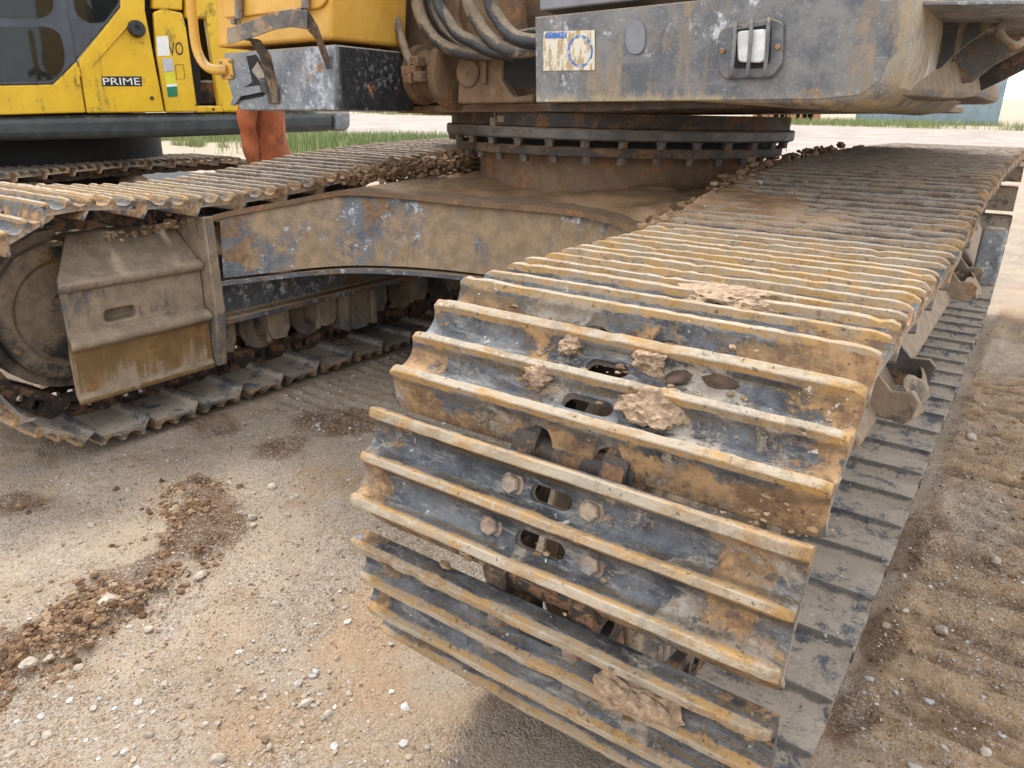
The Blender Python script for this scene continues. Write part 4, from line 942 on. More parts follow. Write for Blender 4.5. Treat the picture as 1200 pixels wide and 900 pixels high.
mb = MB(); mb.extr([at_y(1066, 6, 1.0), at_y(1212, 5, 1.0), at_y(1214, 0, 1.0), at_y(1066, 1, 1.0)], (0, 1.8, 0)); part(mb, 'walkway', 'grey_paint', bevel=.002)
mb = MB(); mb.tube(spline([at_y(1240, 5, 1.35), at_y(1205, 12, 1.35), at_y(1178, 26, 1.35), at_y(1171, 36, 1.35), at_y(1177, 47, 1.35), at_y(1190, 54, 1.36), at_y(1198, 48, 1.40)], 6), .012, 12); part(mb, 'grab_handle', 'frame_dusty', bevel=0)

# left box: grey toolbox below a yellow tank, steps, handrail
YB = .80
def fb(px, py, y=YB): return at_y(px, py, y)
xr = fb(390, 130)[0]; yb2 = at_x(475, 126, xr)[1]
low = [fb(262, 62), fb(392, 52), fb(392, 129.5), fb(283, 129.5), fb(273, 118), fb(266, 92)]
mb = MB(); mb.extr([q + np.array((0, .0, 0)) for q in low], (0, yb2 - YB, 0)); box_ = part(mb, 'tool_box', ['grey_paint'], bevel=.006)
mb = MB(); x0 = max(fb(392, 52)[0], fb(392, 129.5)[0]) + .002; mb.box(x0, x0 + .004, YB + .02, yb2 + .01, fb(392, 128)[2], fb(392, 54)[2]); part(mb, 'box_side_panel', 'dark_speckled', box_, bevel=.001)
up = [fb(254, 56), fb(388, 46), fb(388, -170), fb(246, -170)]
mb = MB(); mb.extr(up, (0, yb2 - YB, 0)); tank = part(mb, 'fuel_tank', 'tank_yellow', bevel=.014, seg=3)
mb = MB(); q0 = rounded([fb(264, 22, YB - .001), fb(264, -160, YB - .001), fb(386, -160, YB - .001), fb(386, 0, YB - .001), fb(378, 10, YB - .001)], .03, 4)
mb.extr(q0, (0, -.012, 0)); part(mb, 'tank_door', 'tank_yellow', tank, bevel=.006, seg=3)
for px, py in ((411, 9), (413, 37)):
    q = at_x(px, py, xr + .001); mb = MB(); mb.cyl(q, q + (.010, 0, 0), .012, n=8); part(mb, 'bolt', 'black_paint', tank, bevel=.001)
for px, y0, y1 in ((280, -10, 32), (358, -12, 20)):
    mb = MB(); mb.tube([fb(px, y0, YB - .03), fb(px, y1 - 10, YB - .03)], .016, 12); mb.tube([fb(px, y1 - 10, YB - .03), fb(px + .5, y1, YB - .03)], .006, 8); mb.box(*[c for c in (fb(px, y1 - 6)[0] - .012, fb(px, y1 - 6)[0] + .012, YB - .032, YB + .01, fb(px, y1 - 6)[2] - .01, fb(px, y1 - 6)[2] + .012)])
    part(mb, 'latch', 'bolt_steel', tank, bevel=.002)
# flat-bar step in front of the box
def flatbar(pts, w, t, name, mat, parent):
    P = [np.array(q) for q in pts]; mb = MB(); rings = []
    for i, q in enumerate(P):
        rings.append([q + np.array((0, 0, -w / 2)), q + np.array((0, -t, -w / 2)), q + np.array((0, -t, w / 2)), q + np.array((0, 0, w / 2))])
    mb.loft(rings); return part(mb, name, mat, parent, bevel=.002)
path = [fb(268, 43, YB - .20), fb(292, 36, YB - .205), fb(322, 25, YB - .205), fb(344, 21.5, YB - .20), fb(362, 24, YB - .19), fb(372, 38, YB - .13), fb(385, 74, YB - .003)]
mb = MB(); rings = []
for i, q in enumerate(path):
    w = .058 if i < 5 else .046
    rings.append([q + np.array((0, .004, w / 2)), q + np.array((0, -.004, w / 2)), q + np.array((0, -.012, -w / 2)), q + np.array((0, .004, -w / 2 + .004))])
mb.loft(rings)
rings = [[fb(a, b, y) + d for d in (np.array((-.034, 0, 0)), np.array((-.032, -.008, .004)), np.array((.030, -.008, .004)), np.array((.030, 0, 0)))] for a, b, y in ((281, 45, YB - .195), (300, 48, YB - .17), (312, 66, YB - .11), (318, 92, YB - .03), (322, 122, YB - .003))]
mb.loft(rings); step = part(mb, 'step', 'idler_steel', box_, bevel=.002)
# torn opening: bent plates over a flat black sheet painted as the hole's shade
mb = MB(); mb.extr([fb(*q, YB - .001) for q in ((289, 66), (300, 64), (312, 84), (316, 105), (308, 113), (282, 118), (278, 108), (296, 96))], (0, -.002, 0)); part(mb, 'torn_hole_shade', 'black_void', box_, bevel=0)
mb = MB(); mb.loft([[fb(*q, y) for q, y in zip(r, ys)] for r, ys in (([(302, 72), (295, 82), (296, 85), (303, 76)], [YB - .004, YB - .03, YB - .028, YB - .002]), ([(312, 90), (303, 92), (304, 95), (313, 94)], [YB - .012, YB - .05, YB - .05, YB - .01]), ([(316, 108), (308, 106), (309, 109), (316, 111)], [YB - .004, YB - .03, YB - .028, YB - .002]))])
mb.extr([fb(*q, YB - .006) for q in ((279, 104), (306, 100), (309, 108), (284, 113), (276, 124), (272, 123))], (0, -.010, 0)); part(mb, 'bent_plate', 'grey_paint', box_, bevel=.002)
mb = MB(); mb.extr(rounded([fb(*q, YB - .002) for q in ((256, 69), (272, 68), (275, 92), (260, 94))], .006, 2), (0, -.008, 0)); rp_ = part(mb, 'rail_foot', 'tank_yellow', box_, bevel=.002)
for px, py in ((259, 73), (270, 72), (262, 90), (272, 89)):
    q = fb(px, py, YB - .010); mb = MB(); mb.cyl(q, q + (0, -.006, 0), .007, n=6); part(mb, 'bolt', 'bolt_steel', box_, bevel=.001)
mb = MB(); mb.tube(spline([fb(219, -60, YB - .05), fb(223, -10, YB - .05), fb(226, 25, YB - .05), fb(230, 55, YB - .05), fb(237, 72, YB - .05), fb(248, 81, YB - .045), (fb(266, 82, YB - .01))], 6), .020, 14); part(mb, 'handrail', 'tank_yellow', bevel=0)

# boom foot, brackets and hoses in the middle
YM = 1.22
def fm(px, py, y=YM): return at_y(px, py, y)
mb = MB(); mb.extr([fm(470, 131, 1.36), fm(650, 124, 1.36), fm(650, -200, 1.36), fm(560, -260, 1.36), fm(440, -200, 1.36)], (0, .05, 0)); part(mb, 'boom_bracket_back', 'clay_brown', bevel=.01)
mb = MB(); mb.extr([fm(447, -30, 1.30), fm(505, -30, 1.30), fm(520, 40, 1.30), fm(528, 60, 1.30), (fm(533, 118, 1.30)), fm(478, 122, 1.30), fm(472, 60, 1.30)], (0, .04, 0)); part(mb, 'boom_bracket', 'clay_brown', bevel=.008)
mb = MB(); mb.extr([fm(536, 116, 1.20), fm(538, 70, 1.20), fm(545, 40, 1.20), fm(560, -60, 1.20), fm(600, -60, 1.20), fm(612, 40, 1.20), fm(592, 66, 1.20), fm(588, 96, 1.20), fm(602, 114, 1.20), fm(625, 110, 1.20), fm(625, 120, 1.20), fm(536, 122, 1.20)], (0, .05, 0)); part(mb, 'boom_bracket', 'clay_brown', bevel=.008)
mb = MB(); mb.extr([fm(*q_, 1.195) for q_ in oval(618, 80, 28, 24, 24, 2.4)], (0, .003, 0)); part(mb, 'bracket_hole_shade', 'black_void', bevel=0)  # flat black oval painted for the dark inside the hole
q = fm(500, 90, 1.30); q2 = fm(536, 86, 1.25)
mb = MB(); mb.lathe([(.02, -.11), (.10, -.11), (.118, -.09), (.118, -.055), (.095, -.05), (.095, .05), (.125, .055), (.135, .07), (.135, .10), (.11, .112), (.02, .112)], (fm(505, 88, 1.27)[0] + .03, 1.27, fm(505, 88, 1.27)[2]), 0, 40); part(mb, 'boom_foot_hub', 'clay_brown', bevel=.004)
q = fm(549, 85, 1.199); mb = MB(); mb.lathe([(.001, -.02), (.012, -.02), (.013, -.014), (.048, -.014), (.056, -.008), (.056, .0), (.001, .0)], q, 1, 32); part(mb, 'pin_cap', 'clay_brown', bevel=.002)
q = fm(569, 84, 1.199); mb = MB(); mb.box(q[0] - .012, q[0] + .012, 1.185, 1.2, q[2] - .045, q[2] + .045); part(mb, 'pin_keeper', 'clay_brown', bevel=.003)
mb = MB(); mb.extr([fm(455, -40, 1.52), fm(625, -40, 1.52), fm(700, -700, 1.52), fm(520, -700, 1.52)], (0, .35, 0)); part(mb, 'boom', 'tank_yellow', bevel=.01)
hoses = [([(456, -40), (459, 0), (467, 32), (476, 62), (486, 84)], 1.14, .017, 'frame_dusty'),
         ([(483, -60), (488, 0), (497, 28), (512, 48), (535, 60), (560, 64), (585, 60)], 1.10, .023, 'hose_dusty'),
         ([(498, -60), (502, 0), (514, 30), (532, 48), (555, 58), (590, 62)], 1.18, .020, 'hose_rubber'),
         ([(507, -60), (513, 0), (525, 24), (537, 40), (556, 50), (576, 60), (605, 66)], 1.06, .023, 'hose_rubber'),
         ([(543, -60), (549, 0), (560, 26), (573, 44), (590, 56), (610, 60), (640, 54)], 1.02, .024, 'hose_dusty'),
         ([(530, -60), (536, 0), (536, 25), (545, 48), (560, 60)], 1.19, .015, 'clay_brown'),
         ([(568, -60), (574, 0), (584, 22), (596, 38), (612, 47), (640, 50)], 1.00, .025, 'hose_rubber'),
         ([(590, 48), (605, 42), (625, 38), (650, 38)], 1.09, .016, 'hose_rubber')]
for pts, y, r, mt in hoses:
    mb = MB(); mb.tube(spline([at_y(*q, y + .015 * math.sin(i)) for i, q in enumerate(pts)], 8), r, 14); part(mb, 'hydraulic_hose' if 'hose' in mt else 'hydraulic_pipe', mt, bevel=0)
for (px, py) in ((485, 80), (478, 84), (492, 90), (480, 92), (488, 72)):
    q = fm(px, py, 1.13); mb = MB(); mb.box(q[0] - .022, q[0] + .022, 1.11, 1.16, q[2] - .02, q[2] + .02); part(mb, 'pipe_clamp', 'clay_brown', bevel=.006)
mb = MB(); mb.box(-2.6, -.9, 1.62, 1.66, 1.25, 2.6); mb.box(-1.95, -1.9, 1.2, 1.62, 1.25, 2.6); part(mb, 'filler_plate', 'ring_dark', bevel=.004)  # dark filler added to block the sky between tank and boom
tag(EX, 'worn grey excavator with orange-caked crawler tracks, slewing ring and lamp in its front beam', 'excavator')

# ------------------------------------------------------------------ caked mud
def grid_mesh(name, P, tone, mat, keep=None):
    """P: (ny,nx,3) grid of points"""
    ny_, nx_ = P.shape[:2]; I = np.arange(nx_ * ny_).reshape(ny_, nx_)
    Q = np.stack([I[:-1, :-1], I[:-1, 1:], I[1:, 1:], I[1:, :-1]], -1).reshape(-1, 4)
    if keep is not None:
        k = keep[:-1, :-1] | keep[1:, 1:] | keep[:-1, 1:] | keep[1:, :-1]; Q = Q[k.ravel()]
    me = bpy.data.meshes.new(name); me.vertices.add(nx_ * ny_); me.vertices.foreach_set('co', P.astype(np.float32).ravel())
    me.loops.add(len(Q) * 4); me.loops.foreach_set('vertex_index', Q.ravel().astype(np.int32))
    me.polygons.add(len(Q)); me.polygons.foreach_set('loop_start', (np.arange(len(Q)) * 4).astype(np.int32)); me.polygons.foreach_set('loop_total', np.full(len(Q), 4, np.int32))
    me.update(); me.validate(); fattr(me, 'tone', tone)
    if keep is not None:
        bm = bmesh.new(); bm.from_mesh(me); bmesh.ops.delete(bm, geom=[v for v in bm.verts if not v.link_faces], context='VERTS'); bm.to_mesh(me); bm.free()
    return finish(me, name, mat, None, 0, 180)
# soil filling the valleys between the grousers of the right-hand crawler
ys = np.arange(.18, 3.6, .011); xs = np.arange(-.38, .37, .011) + XR
XX, YY = np.meshgrid(xs, ys)
zt = np.array([cR[int(np.argmin(np.abs(np.array([q[0] for q in cR[:1100]]) - y)))][1] for y in ys])[:, None]
cov = sstep(2.2, 1.3, YY) * sstep(.45, 1.0, YY + 0.5 * (fbm(XX * 3, YY * 2, 131, 3) - .5)) * sstep(.40, .16, XX - XR + .10 * (YY < 1.2))
big = fbm(XX * 4.5, YY * 3.5, 133, 4)
heap = sstep(.22, -.02, XX - XR + .25 * (fbm(XX * 3, YY * 3, 134, 3) - .5)) * sstep(.42, .70, YY + .3 * (fbm(XX * 4, YY * 4, 138, 3) - .5)) * sstep(1.5, 1.0, YY) * .019 + sstep(1.3, 2.6, YY) * .016 * sstep(.30, -.1, XX - XR)
edge = sstep(-.25, -.37, XX - XR) * .020 * sstep(.5, .9, YY) * fbm(XX * 14, YY * 14, 139, 3)
hgt = .014 + cov * (.020 + .030 * (big - .42)) + heap + edge + .020 * (fbm(XX * 17, YY * 24, 135, 4, .7) - .5)
pile = sstep(2.0, 3.2, YY) * sstep(.22, -.05, XX - XR) * .03 * fbm(XX * 9, YY * 5, 141, 3)
P = np.stack([XX, YY, zt + hgt + pile], -1)
mud = grid_mesh('caked_mud', P, np.clip(.55 + 1.3 * (fbm(XX * 6, YY * 6, 137, 5, .7) - .5) - sstep(1.2, 2.2, YY) * .25, 0, 1), 'mud_cake', hgt > .024)
tag(mud, 'brown dried mud caked between the grousers on top of the worn track', 'mud', None, 'stuff')
# mud crumbs heaped along the inner edge of that crawler, on the centre frame and on the left frame
def crumbs(name, label, pts, n, s0, s1, spread, seed, mat='clod_soil', t0=.62):
    rg = np.random.default_rng(seed); pts = [np.array(q) for q in pts]; k = rg.integers(0, len(pts) - 1, n); t = rg.uniform(0, 1, n)[:, None]
    A = np.array([pts[i] for i in k]); B_ = np.array([pts[i + 1] for i in k]); P = A + (B_ - A) * t + rg.normal(0, 1, (n, 3)) * np.array(spread)
    S = s0 + (s1 - s0) * rg.uniform(0, 1, n) ** 2.5
    o = scatter_mesh(name, mat, P, S, np.clip(rg.normal(t0, .16, n), 0, 1), .8, .2, seed); tag(o, label, 'mud', None, 'stuff')
crumbs('mud_crumbs', 'dry mud crumbs heaped along the inner edge of the worn track beside the slewing ring', [(-.40, .72, .95), (-.41, 1.1, .985), (-.42, 1.5, 1.06), (-.41, 2.0, 1.09), (-.36, 2.5, 1.12)], 520, .004, .020, (.020, .03, .010), 71)
crumbs('mud_crumbs', 'dusty mud lumps lying on the frame under the top run of the left track', [(-2.44, -.02, .76), (-2.42, .25, .775), (-2.40, .42, .79), (-2.38, .5, .83)], 200, .003, .018, (.035, .02, .006), 72, 'clod_soil', .9)
crumbs('mud_crumbs', 'thick brown mud packed in the corner between left track and slewing ring', [(-2.15, 1.35, .95), (-2.05, 1.7, .98), (-1.98, 2.0, 1.0)], 1700, .005, .020, (.06, .10, .022), 73)
# soil film on the centre frame
ys = np.arange(1.0, 1.8, .014); xs = np.arange(-2.1, -.40, .014); XX, YY = np.meshgrid(xs, ys)
fe = np.interp(xs, [q[0] for q in T], [q[1] for q in T])[None, :]; ze = np.interp(xs, [q[0] for q in T], [q[2] for q in T])[None, :]
zz_ = ze + (np.where((XX > -2.0) & (XX < -.55), .955, .88) - ze) * np.clip((YY - fe) / (1.75 - fe), 0, 1)
hb_ = np.minimum(sstep(.03, .16, YY - fe), np.minimum(sstep(-2.08, -1.9, XX), sstep(-.42, -.55, XX)))
hh = -.016 + hb_ * .014 + hb_ * .024 * sstep(.35, .7, fbm(XX * 3.5, YY * 3.5, 151, 4)) + hb_ * sstep(-1.3, -.6, XX) * .035 * fbm(XX * 7, YY * 7, 153, 3) + .010 * (fbm(XX * 26, YY * 26, 155, 3) - .5)
o = grid_mesh('caked_mud', np.stack([XX, YY, zz_ + hh], -1), np.clip(.45 + .8 * (fbm(XX * 4, YY * 4, 157, 3) - .5), 0, 1), 'mud_cake', (YY > fe + .02) & (hh > -.012))
tag(o, 'reddish brown mud spread over the centre frame below the slewing ring', 'mud', None, 'stuff')

# single clods on the shoes
def on_shoe(px, py, h=.034):
    """place on the crawler's shoe that a picture point looks at"""
    d = ray(px, py); best = None
    for m, t, n, o in FRAMES['right']:
        N = np.array((0, n[0], n[1])); O = np.array((XR, m[0], m[1])) + N * h; k = (O - CAM) @ N / (d @ N)
        if d @ N >= 0 or k <= 0: continue
        X_ = CAM + k * d; s = (X_ - O) @ np.array((0, t[0], t[1]))
        if abs(s) < .112 and abs(X_[0] - XR) < .39 and (best is None or k < best[1]): best = (X_, k, N)
    return best
for i, (px, py, r, sq, lab) in enumerate([(668, 405, 16, .9, 'small rounded mud lump beside a slot on the worn track'), (633, 444, 18, .9, 'dry mud lump stuck below a ridge beside the longer slot of the worn track'),
                                     (762, 425, 27, .7, 'grainy tan clod between a slot and the round dark stain on the worn track'), (768, 478, 46, .5, 'largest flat tan clod lying on the worn track beside the slots'),
                                     (848, 352, 56, .34, 'wide flattened pale clod spread over ridges of the worn track'), (880, 364, 36, .3, 'pale mud crust next to the wide flattened clod on the track'),
                                     (740, 818, 52, .28, 'reddish mud packed between two ridges low on the front of the worn track')]):
    hit = on_shoe(px, py, .034 if i < 4 else .046)
    if hit is None: print('no shoe at', px, py); continue
    X_, k, N = hit; s = r * k / FPX
    o = lump('mud_clod', 'dry_mud', (0, 0, 0), (s, s * .72, s * sq), 310 + i, sq, 4, None, 1.0)
    o.rotation_euler = Vector(N).to_track_quat('Z', 'Y').to_euler(); o.location = X_ + N * (s * sq * .30 - .004); tag(o, lab, 'mud clod', 'mud clods on the worn track')
for i, (px, py, rr, lab) in enumerate([(848, 441, 27, 'round dark brown stain of old mud on a shoe of the worn track'), (795, 443, 17, 'faint brown mud stain beside the round dark stain on the worn track'), (985, 412, 13, 'small dark stain near the outer end of a shoe on the worn track')]):
    hit = on_shoe(px, py, .027); X_, k, N = hit; s = rr * k / FPX
    o = lump('mud_patch', 'dark_mud', (0, 0, 0), (s, s * .8, .007), 350 + i, .2, 3); o.rotation_euler = Vector(N).to_track_quat('Z', 'Y').to_euler(); o.location = X_ + N * .003
    tag(o, lab, 'mud patch', 'dark stains on the worn track')
# small crumbs and crust round those clods
rg = np.random.default_rng(77); PP, SS = [], []
for px, py, r in ((668, 405, 20), (633, 444, 22), (762, 425, 34), (775, 480, 60), (850, 356, 70), (700, 690, 60), (560, 655, 50), (740, 840, 60), (905, 610, 50), (690, 330, 60)):
    for k in range(70):
        hit = on_shoe(px + rg.normal(0, r), py + rg.normal(0, r * .4), .028)
        if hit: PP.append(hit[0]); SS.append(.0012 + .0022 * rg.exponential(1))
o = scatter_mesh('mud_crumbs', 'clod_soil', np.array(PP), np.minimum(np.array(SS), .011), np.clip(rg.normal(.8, .15, len(PP)), 0, 1), .5, .25, 78)
tag(o, 'dry mud crumbs scattered round the clods on the worn track', 'mud', None, 'stuff')

# ------------------------------------------------------------------ the yellow excavator behind
YX = empty('excavator', (-6.2, 1.9, 0.0))
yo = np.array((-5.05, .93)); yd = np.array((.67, 2.18)); yd /= np.linalg.norm(yd); yn = np.array((yd[1], -yd[0]))
def ay(px, py, d=0.0):
    """picture point on the machine's side plane, d metres towards the viewer"""
    r = ray(px, py); o = yo + yn * d; t = ((o - CAM[:2]) @ yn) / (r[:2] @ yn); return CAM + t * r
YN = np.array((yn[0], yn[1], 0))
def ypanel(pts, d, th, name, mat, parent=None, bevel=.006, r=0, seg=2):
    P = [ay(px, py, d) for px, py in pts]
    if r: P = rounded(P, r, 5)
    mb = MB(); mb.extr(P, -YN * th); return part(mb, name, mat, parent or YX, bevel, seg=seg)
deck = ypanel([(-330, 146), (0, 136), (200, 133), (392, 130.5), (392, 154), (200, 161), (0, 165.5), (-330, 178)], 0, .5, 'deck_frame', 'deck_green', bevel=.05, seg=4)
ypanel([(394, 130), (411, 130), (411, 148), (406, 153.5), (394, 154)], .01, .4, 'deck_end', 'grey_paint', deck, bevel=.02)
ypanel([(-300, 146), (0, 135.5), (270, 131), (270, 136), (0, 141), (-300, 152)], -.03, .1, 'deck_rubber', 'black_void', deck)
mb = MB(); c = ay(60, 165, -1.2); mb.lathe([(.1, .55), (.62, .55), (.62, .80), (.80, .80), (.80, 1.03), (.1, 1.03)], (c[0], c[1], 0), 2, 48); part(mb, 'slewing_ring', 'black_void', YX)
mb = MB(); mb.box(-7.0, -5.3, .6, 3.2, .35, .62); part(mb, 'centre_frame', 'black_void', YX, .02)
# cab: dark door with two panes, quarter panel, roof
door = ypanel([(-330, -330), (66, -330), (78, 0), (90, 71), (63, 99), (-330, 108)], .012, .05, 'cab_door', 'cab_frame', bevel=.01)
ypanel([(-330, 35), (55, 31), (70, 38), (75, 56), (76, 76), (64, 94), (-330, 103)], .016, .006, 'window', 'window_glass', door, bevel=0, r=.05)
ypanel([(-330, -300), (58, -300), (63, 0), (60, 16), (48, 21), (-330, 14)], .016, .006, 'window', 'window_glass', door, bevel=0, r=.04)
ypanel([(-330, 108), (62, 99), (90, 72), (100.5, 132), (-330, 144)], .012, .06, 'door_panel', 'cab_yellow', door, bevel=.008)
q = ypanel([(58, -330), (142, -330), (142, 7), (92, 68), (84, 66), (70, 0)], .004, .05, 'cab_pillar', 'cab_frame', bevel=.008)
ypanel([(78, -300), (140, -300), (139, 3), (122, 26), (104, 27), (90, 18), (86, 0)], .008, .006, 'window', 'window_glass', q, bevel=0, r=.03)
pan = ypanel([(92, 70), (141, 9), (143, -330), (166, -330), (170, 12), (193, 131.5), (102, 132.5)], .010, .08, 'side_panel', 'cab_yellow', bevel=.010)
q = ay(159, 34, .012); mb = MB(); mb.lathe([(.001, 0), (.050, 0), (.055, .01), (.052, .05), (.045, .06), (.018, .06), (.014, .05), (.001, .05)], (0, 0, 0), 2, 24)
kb = part(mb, 'rubber_stop', 'rubber', pan, .002); kb.matrix_local = Matrix.Translation(q) @ Vector(YN).to_track_quat('Z', 'Y').to_matrix().to_4x4()
mb = MB(); mb.tube([ay(152, 27, .02), ay(112, 72, .016), ay(106, 79, .010)], [.006, .005, .003], 8); part(mb, 'pressed_ridge', 'cab_yellow', pan, 0)
for py in (84, 94):
    q = ay(91.5, py, .014); mb = MB(); mb.cyl(q + (0, 0, -.03), q + (0, 0, .03), .012, n=10); part(mb, 'hinge', 'cab_yellow', door, .002)
q = ay(178, 115, .011); mb = MB(); mb.cyl(q, q + YN * .006, .013, n=12); part(mb, 'bolt', 'rubber', pan, .001)
ypanel([(-300, 60), (170, 62), (170, 133), (-300, 140)], -1.15, .03, 'cab_far_wall', 'cab_frame', bevel=0)
ypanel([(60, -330), (75, -330), (75, 62), (60, 62)], -1.15, .04, 'cab_far_pillar', 'cab_frame', bevel=0)
ypanel([(-330, -330), (170, -330), (170, -345), (-330, -345)], .02, 1.3, 'cab_roof', 'cab_yellow', bevel=.03)
ypanel([(-60, 60), (30, 55), (70, 68), (70, 130), (-60, 132)], -.35, .5, 'seat', 'seat_grey', bevel=.05, seg=4)
ypanel([(-80, -60), (-30, -62), (-18, 62), (-70, 66)], -.35, .45, 'seat', 'seat_grey', bevel=.05, seg=4)
ypanel([(33, 72), (42, 72), (46, 93), (37, 93)], -.28, .03, 'seat_belt', 'decal_lime', bevel=0)
for a, b in (((20, -10), (36, 30)), ((-20, -30), (-6, 30))):
    mb = MB(); mb.tube([ay(*a, -.9), ay(*b, -.9)], .02, 8); part(mb, 'lever', 'rubber', YX, 0)
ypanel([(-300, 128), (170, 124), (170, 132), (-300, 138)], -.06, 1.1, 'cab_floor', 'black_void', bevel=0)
ypanel([(135, -330), (222, -330), (236, 131), (135, 131)], -.10, .02, 'gap_backing', 'black_void', bevel=0)  # black sheet added so no sky shines through the panel gap
# engine side: open panel with the maker's letters, dark bay, rear frame
op = ypanel([(180, 14), (192, 10), (214, 15), (218, 30), (232, 131), (195, 132), (183, 60)], .012, .05, 'open_panel', 'cab_yellow', bevel=.012)
ypanel([(179, 10), (214, 12), (214, -330), (176, -330)], .004, .08, 'side_panel', 'cab_yellow', bevel=.01)
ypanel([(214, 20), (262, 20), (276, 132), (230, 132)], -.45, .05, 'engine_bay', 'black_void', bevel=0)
ypanel([(217, -330), (300, -330), (300, 22), (217, 22)], 0, .08, 'engine_cover', 'cab_yellow', bevel=.02)
ypanel([(241, 18), (300, 18), (300, 131.5), (262, 131.5), (257, 124)], .002, .08, 'engine_cover', 'cab_yellow', bevel=.015)
ypanel([(230, 124), (262, 124), (262, 131.5), (230, 132)], .004, .06, 'bay_sill', 'cab_yellow', bevel=.01)
ypanel([(300, -330), (372, -330), (374, 128), (300, 131)], .0, .6, 'counterweight', 'cab_yellow', bevel=.05, seg=4)
mb = MB(); c = ay(246, 107, -.25); mb.lathe([(.01, -.09), (.085, -.09), (.09, -.08), (.09, .06), (.06, .075), (.01, .08)], c, 2, 20); part(mb, 'filter_bowl', 'link_steel', YX, .003)
q = ay(250, 128, .008); mb = MB(); mb.cyl(q, q + YN * .006, .010, n=12); part(mb, 'bolt', 'rubber', YX, .001)
# decals
for pts, mat_, nm in (([(183, 43), (197, 42), (199, 65), (185, 66)], 'white_paint', 'label_sheet'), ([(190, 69), (202, 68), (204, 83), (192, 84)], 'decal_grey', 'label_sheet'),
                      ([(192, 85), (204, 84), (207, 98), (195, 99)], 'decal_lime', 'label_sheet'), ([(195, 99), (207, 98), (207.5, 101), (195.5, 102)], 'white_paint', 'label_sheet'), ([(195.5, 102), (207.5, 101), (208.5, 113), (197, 114)], 'decal_green', 'label_sheet')):
    ypanel(pts, .0145, .002, nm, mat_, op, bevel=0)
def outline(pts, d, name, mat, parent):
    mb = MB(); P = [ay(*q, d) for q in pts]; mb.tube(P + [P[0]], .0018, 5); part(mb, name, mat, parent, 0)
outline([(205.5, 76), (215, 75.5), (216.5, 92), (207, 93)], .013, 'label_frame', 'rubber', op)
ypanel([(119.5, 89.5), (166, 89.5), (166.5, 101), (120, 101)], .0115, .0014, 'decal_plate', 'black_paint', pan, bevel=0)
def text_mesh(body, p0, p1, hpx_d, name, mat, parent, extr=.0008, bold=.012):
    """flat lettering on the side plane: p0, p1 are the base line's two ends"""
    cu = bpy.data.curves.new(name, 'FONT'); cu.body = body; cu.size = 1; cu.extrude = extr; cu.offset = bold; cu.align_x = 'LEFT'; cu.resolution_u = 4
    to = bpy.data.objects.new('tmp', cu); COL.objects.link(to); dg = bpy.context.evaluated_depsgraph_get(); dg.update()
    me = bpy.data.meshes.new_from_object(to.evaluated_get(dg)); bpy.data.objects.remove(to); me.name = name
    co = np.array([v.co[:] for v in me.vertices]); w = co[:, 0].max() - co[:, 0].min(); h = co[:, 1].max()
    p0, p1 = np.array(p0), np.array(p1); ux = (p1 - p0) / w; uz = np.array((0, 0, hpx_d / h))
    for v, c_ in zip(me.vertices, co): v.co = p0 + ux * (c_[0] - co[:, 0].min()) + uz * c_[1] + YN * c_[2]
    me.materials.clear(); me.materials.append(MAT[mat]); o = bpy.data.objects.new(name, me); COL.objects.link(o); o.parent = parent; return o
hh_ = ay(121, 91, .012)[2] - ay(121, 99.3, .012)[2]
text_mesh('PRIME', ay(121.5, 99.6, .0125), ay(164.5, 99.4, .0125), hh_, 'lettering', 'white_paint', pan, .0006, .0)
hh_ = ay(200, 50, .0135)[2] - ay(200, 65, .0135)[2]
text_mesh('VO', ay(198.5, 65.5, .0135), ay(215.5, 64, .0135), hh_, 'lettering', 'black_paint', op, .0006, .0)
# its crawlers
zy = smooth_interp([(-2, .79), (-.4, .79), (.8, .763), (1.1, .776), (1.5, .800), (2.1, .812), (2.8, .812), (4, .80)])
SCL = .86
def y_loop(yr): return loop_curve(zy, .42, .36, yr, .36, .42, .068, None, -.75)
yyr, cY, _ = close(y_loop, 2.75)
PY = PITCH_ * SCL
for xc in (-5.05 - SHW * SCL / 2, -5.05 - SHW * SCL / 2 - 2.2):
    jy = march(cY, cY[0], PY); jy[-1] = jy[0]
    lay(YX, 'y%.1f' % xc, jy, xc, scale=SCL, bolts=False)
    for y, rr in ((-.75, .29), (2.75, .29)):
        mb = MB(); mb.lathe([(.02, -.09), (.2, -.09), (.25, -.08), (.27, -.05), (rr, -.04), (rr, .04), (.27, .05), (.25, .08), (.2, .09), (.02, .09)], (xc, y, .42), 0, 40); part(mb, 'track_wheel', 'link_steel', YX)
    mb = MB(); mb.box(xc - .2, xc + .2, -.4, 2.4, .22, .55); part(mb, 'track_frame', 'link_steel', YX, .02)
    for y in (1.10, 1.86):
        mb = MB(); mb.lathe([(.01, -.10), (.07, -.10), (.075, -.09), (.075, .09), (.07, .10), (.01, .10)], (xc + .10, y, .665), 0, 20); mb.box(xc + .06, xc + .12, y - .03, y + .03, .5, .64); part(mb, 'carrier_roller', 'frame_dusty', YX)
    for y in np.arange(-.3, 2.5, .4):
        mb = MB(); mb.lathe([(.01, -.15), (.09, -.15), (.1, -.14), (.1, .14), (.09, .15), (.01, .15)], (xc, y, .24), 0, 16); part(mb, 'track_roller', 'link_steel', YX)
tag(YX, 'bright yellow excavator with dark green deck, PRIME lettering and muddy tracks', 'excavator')

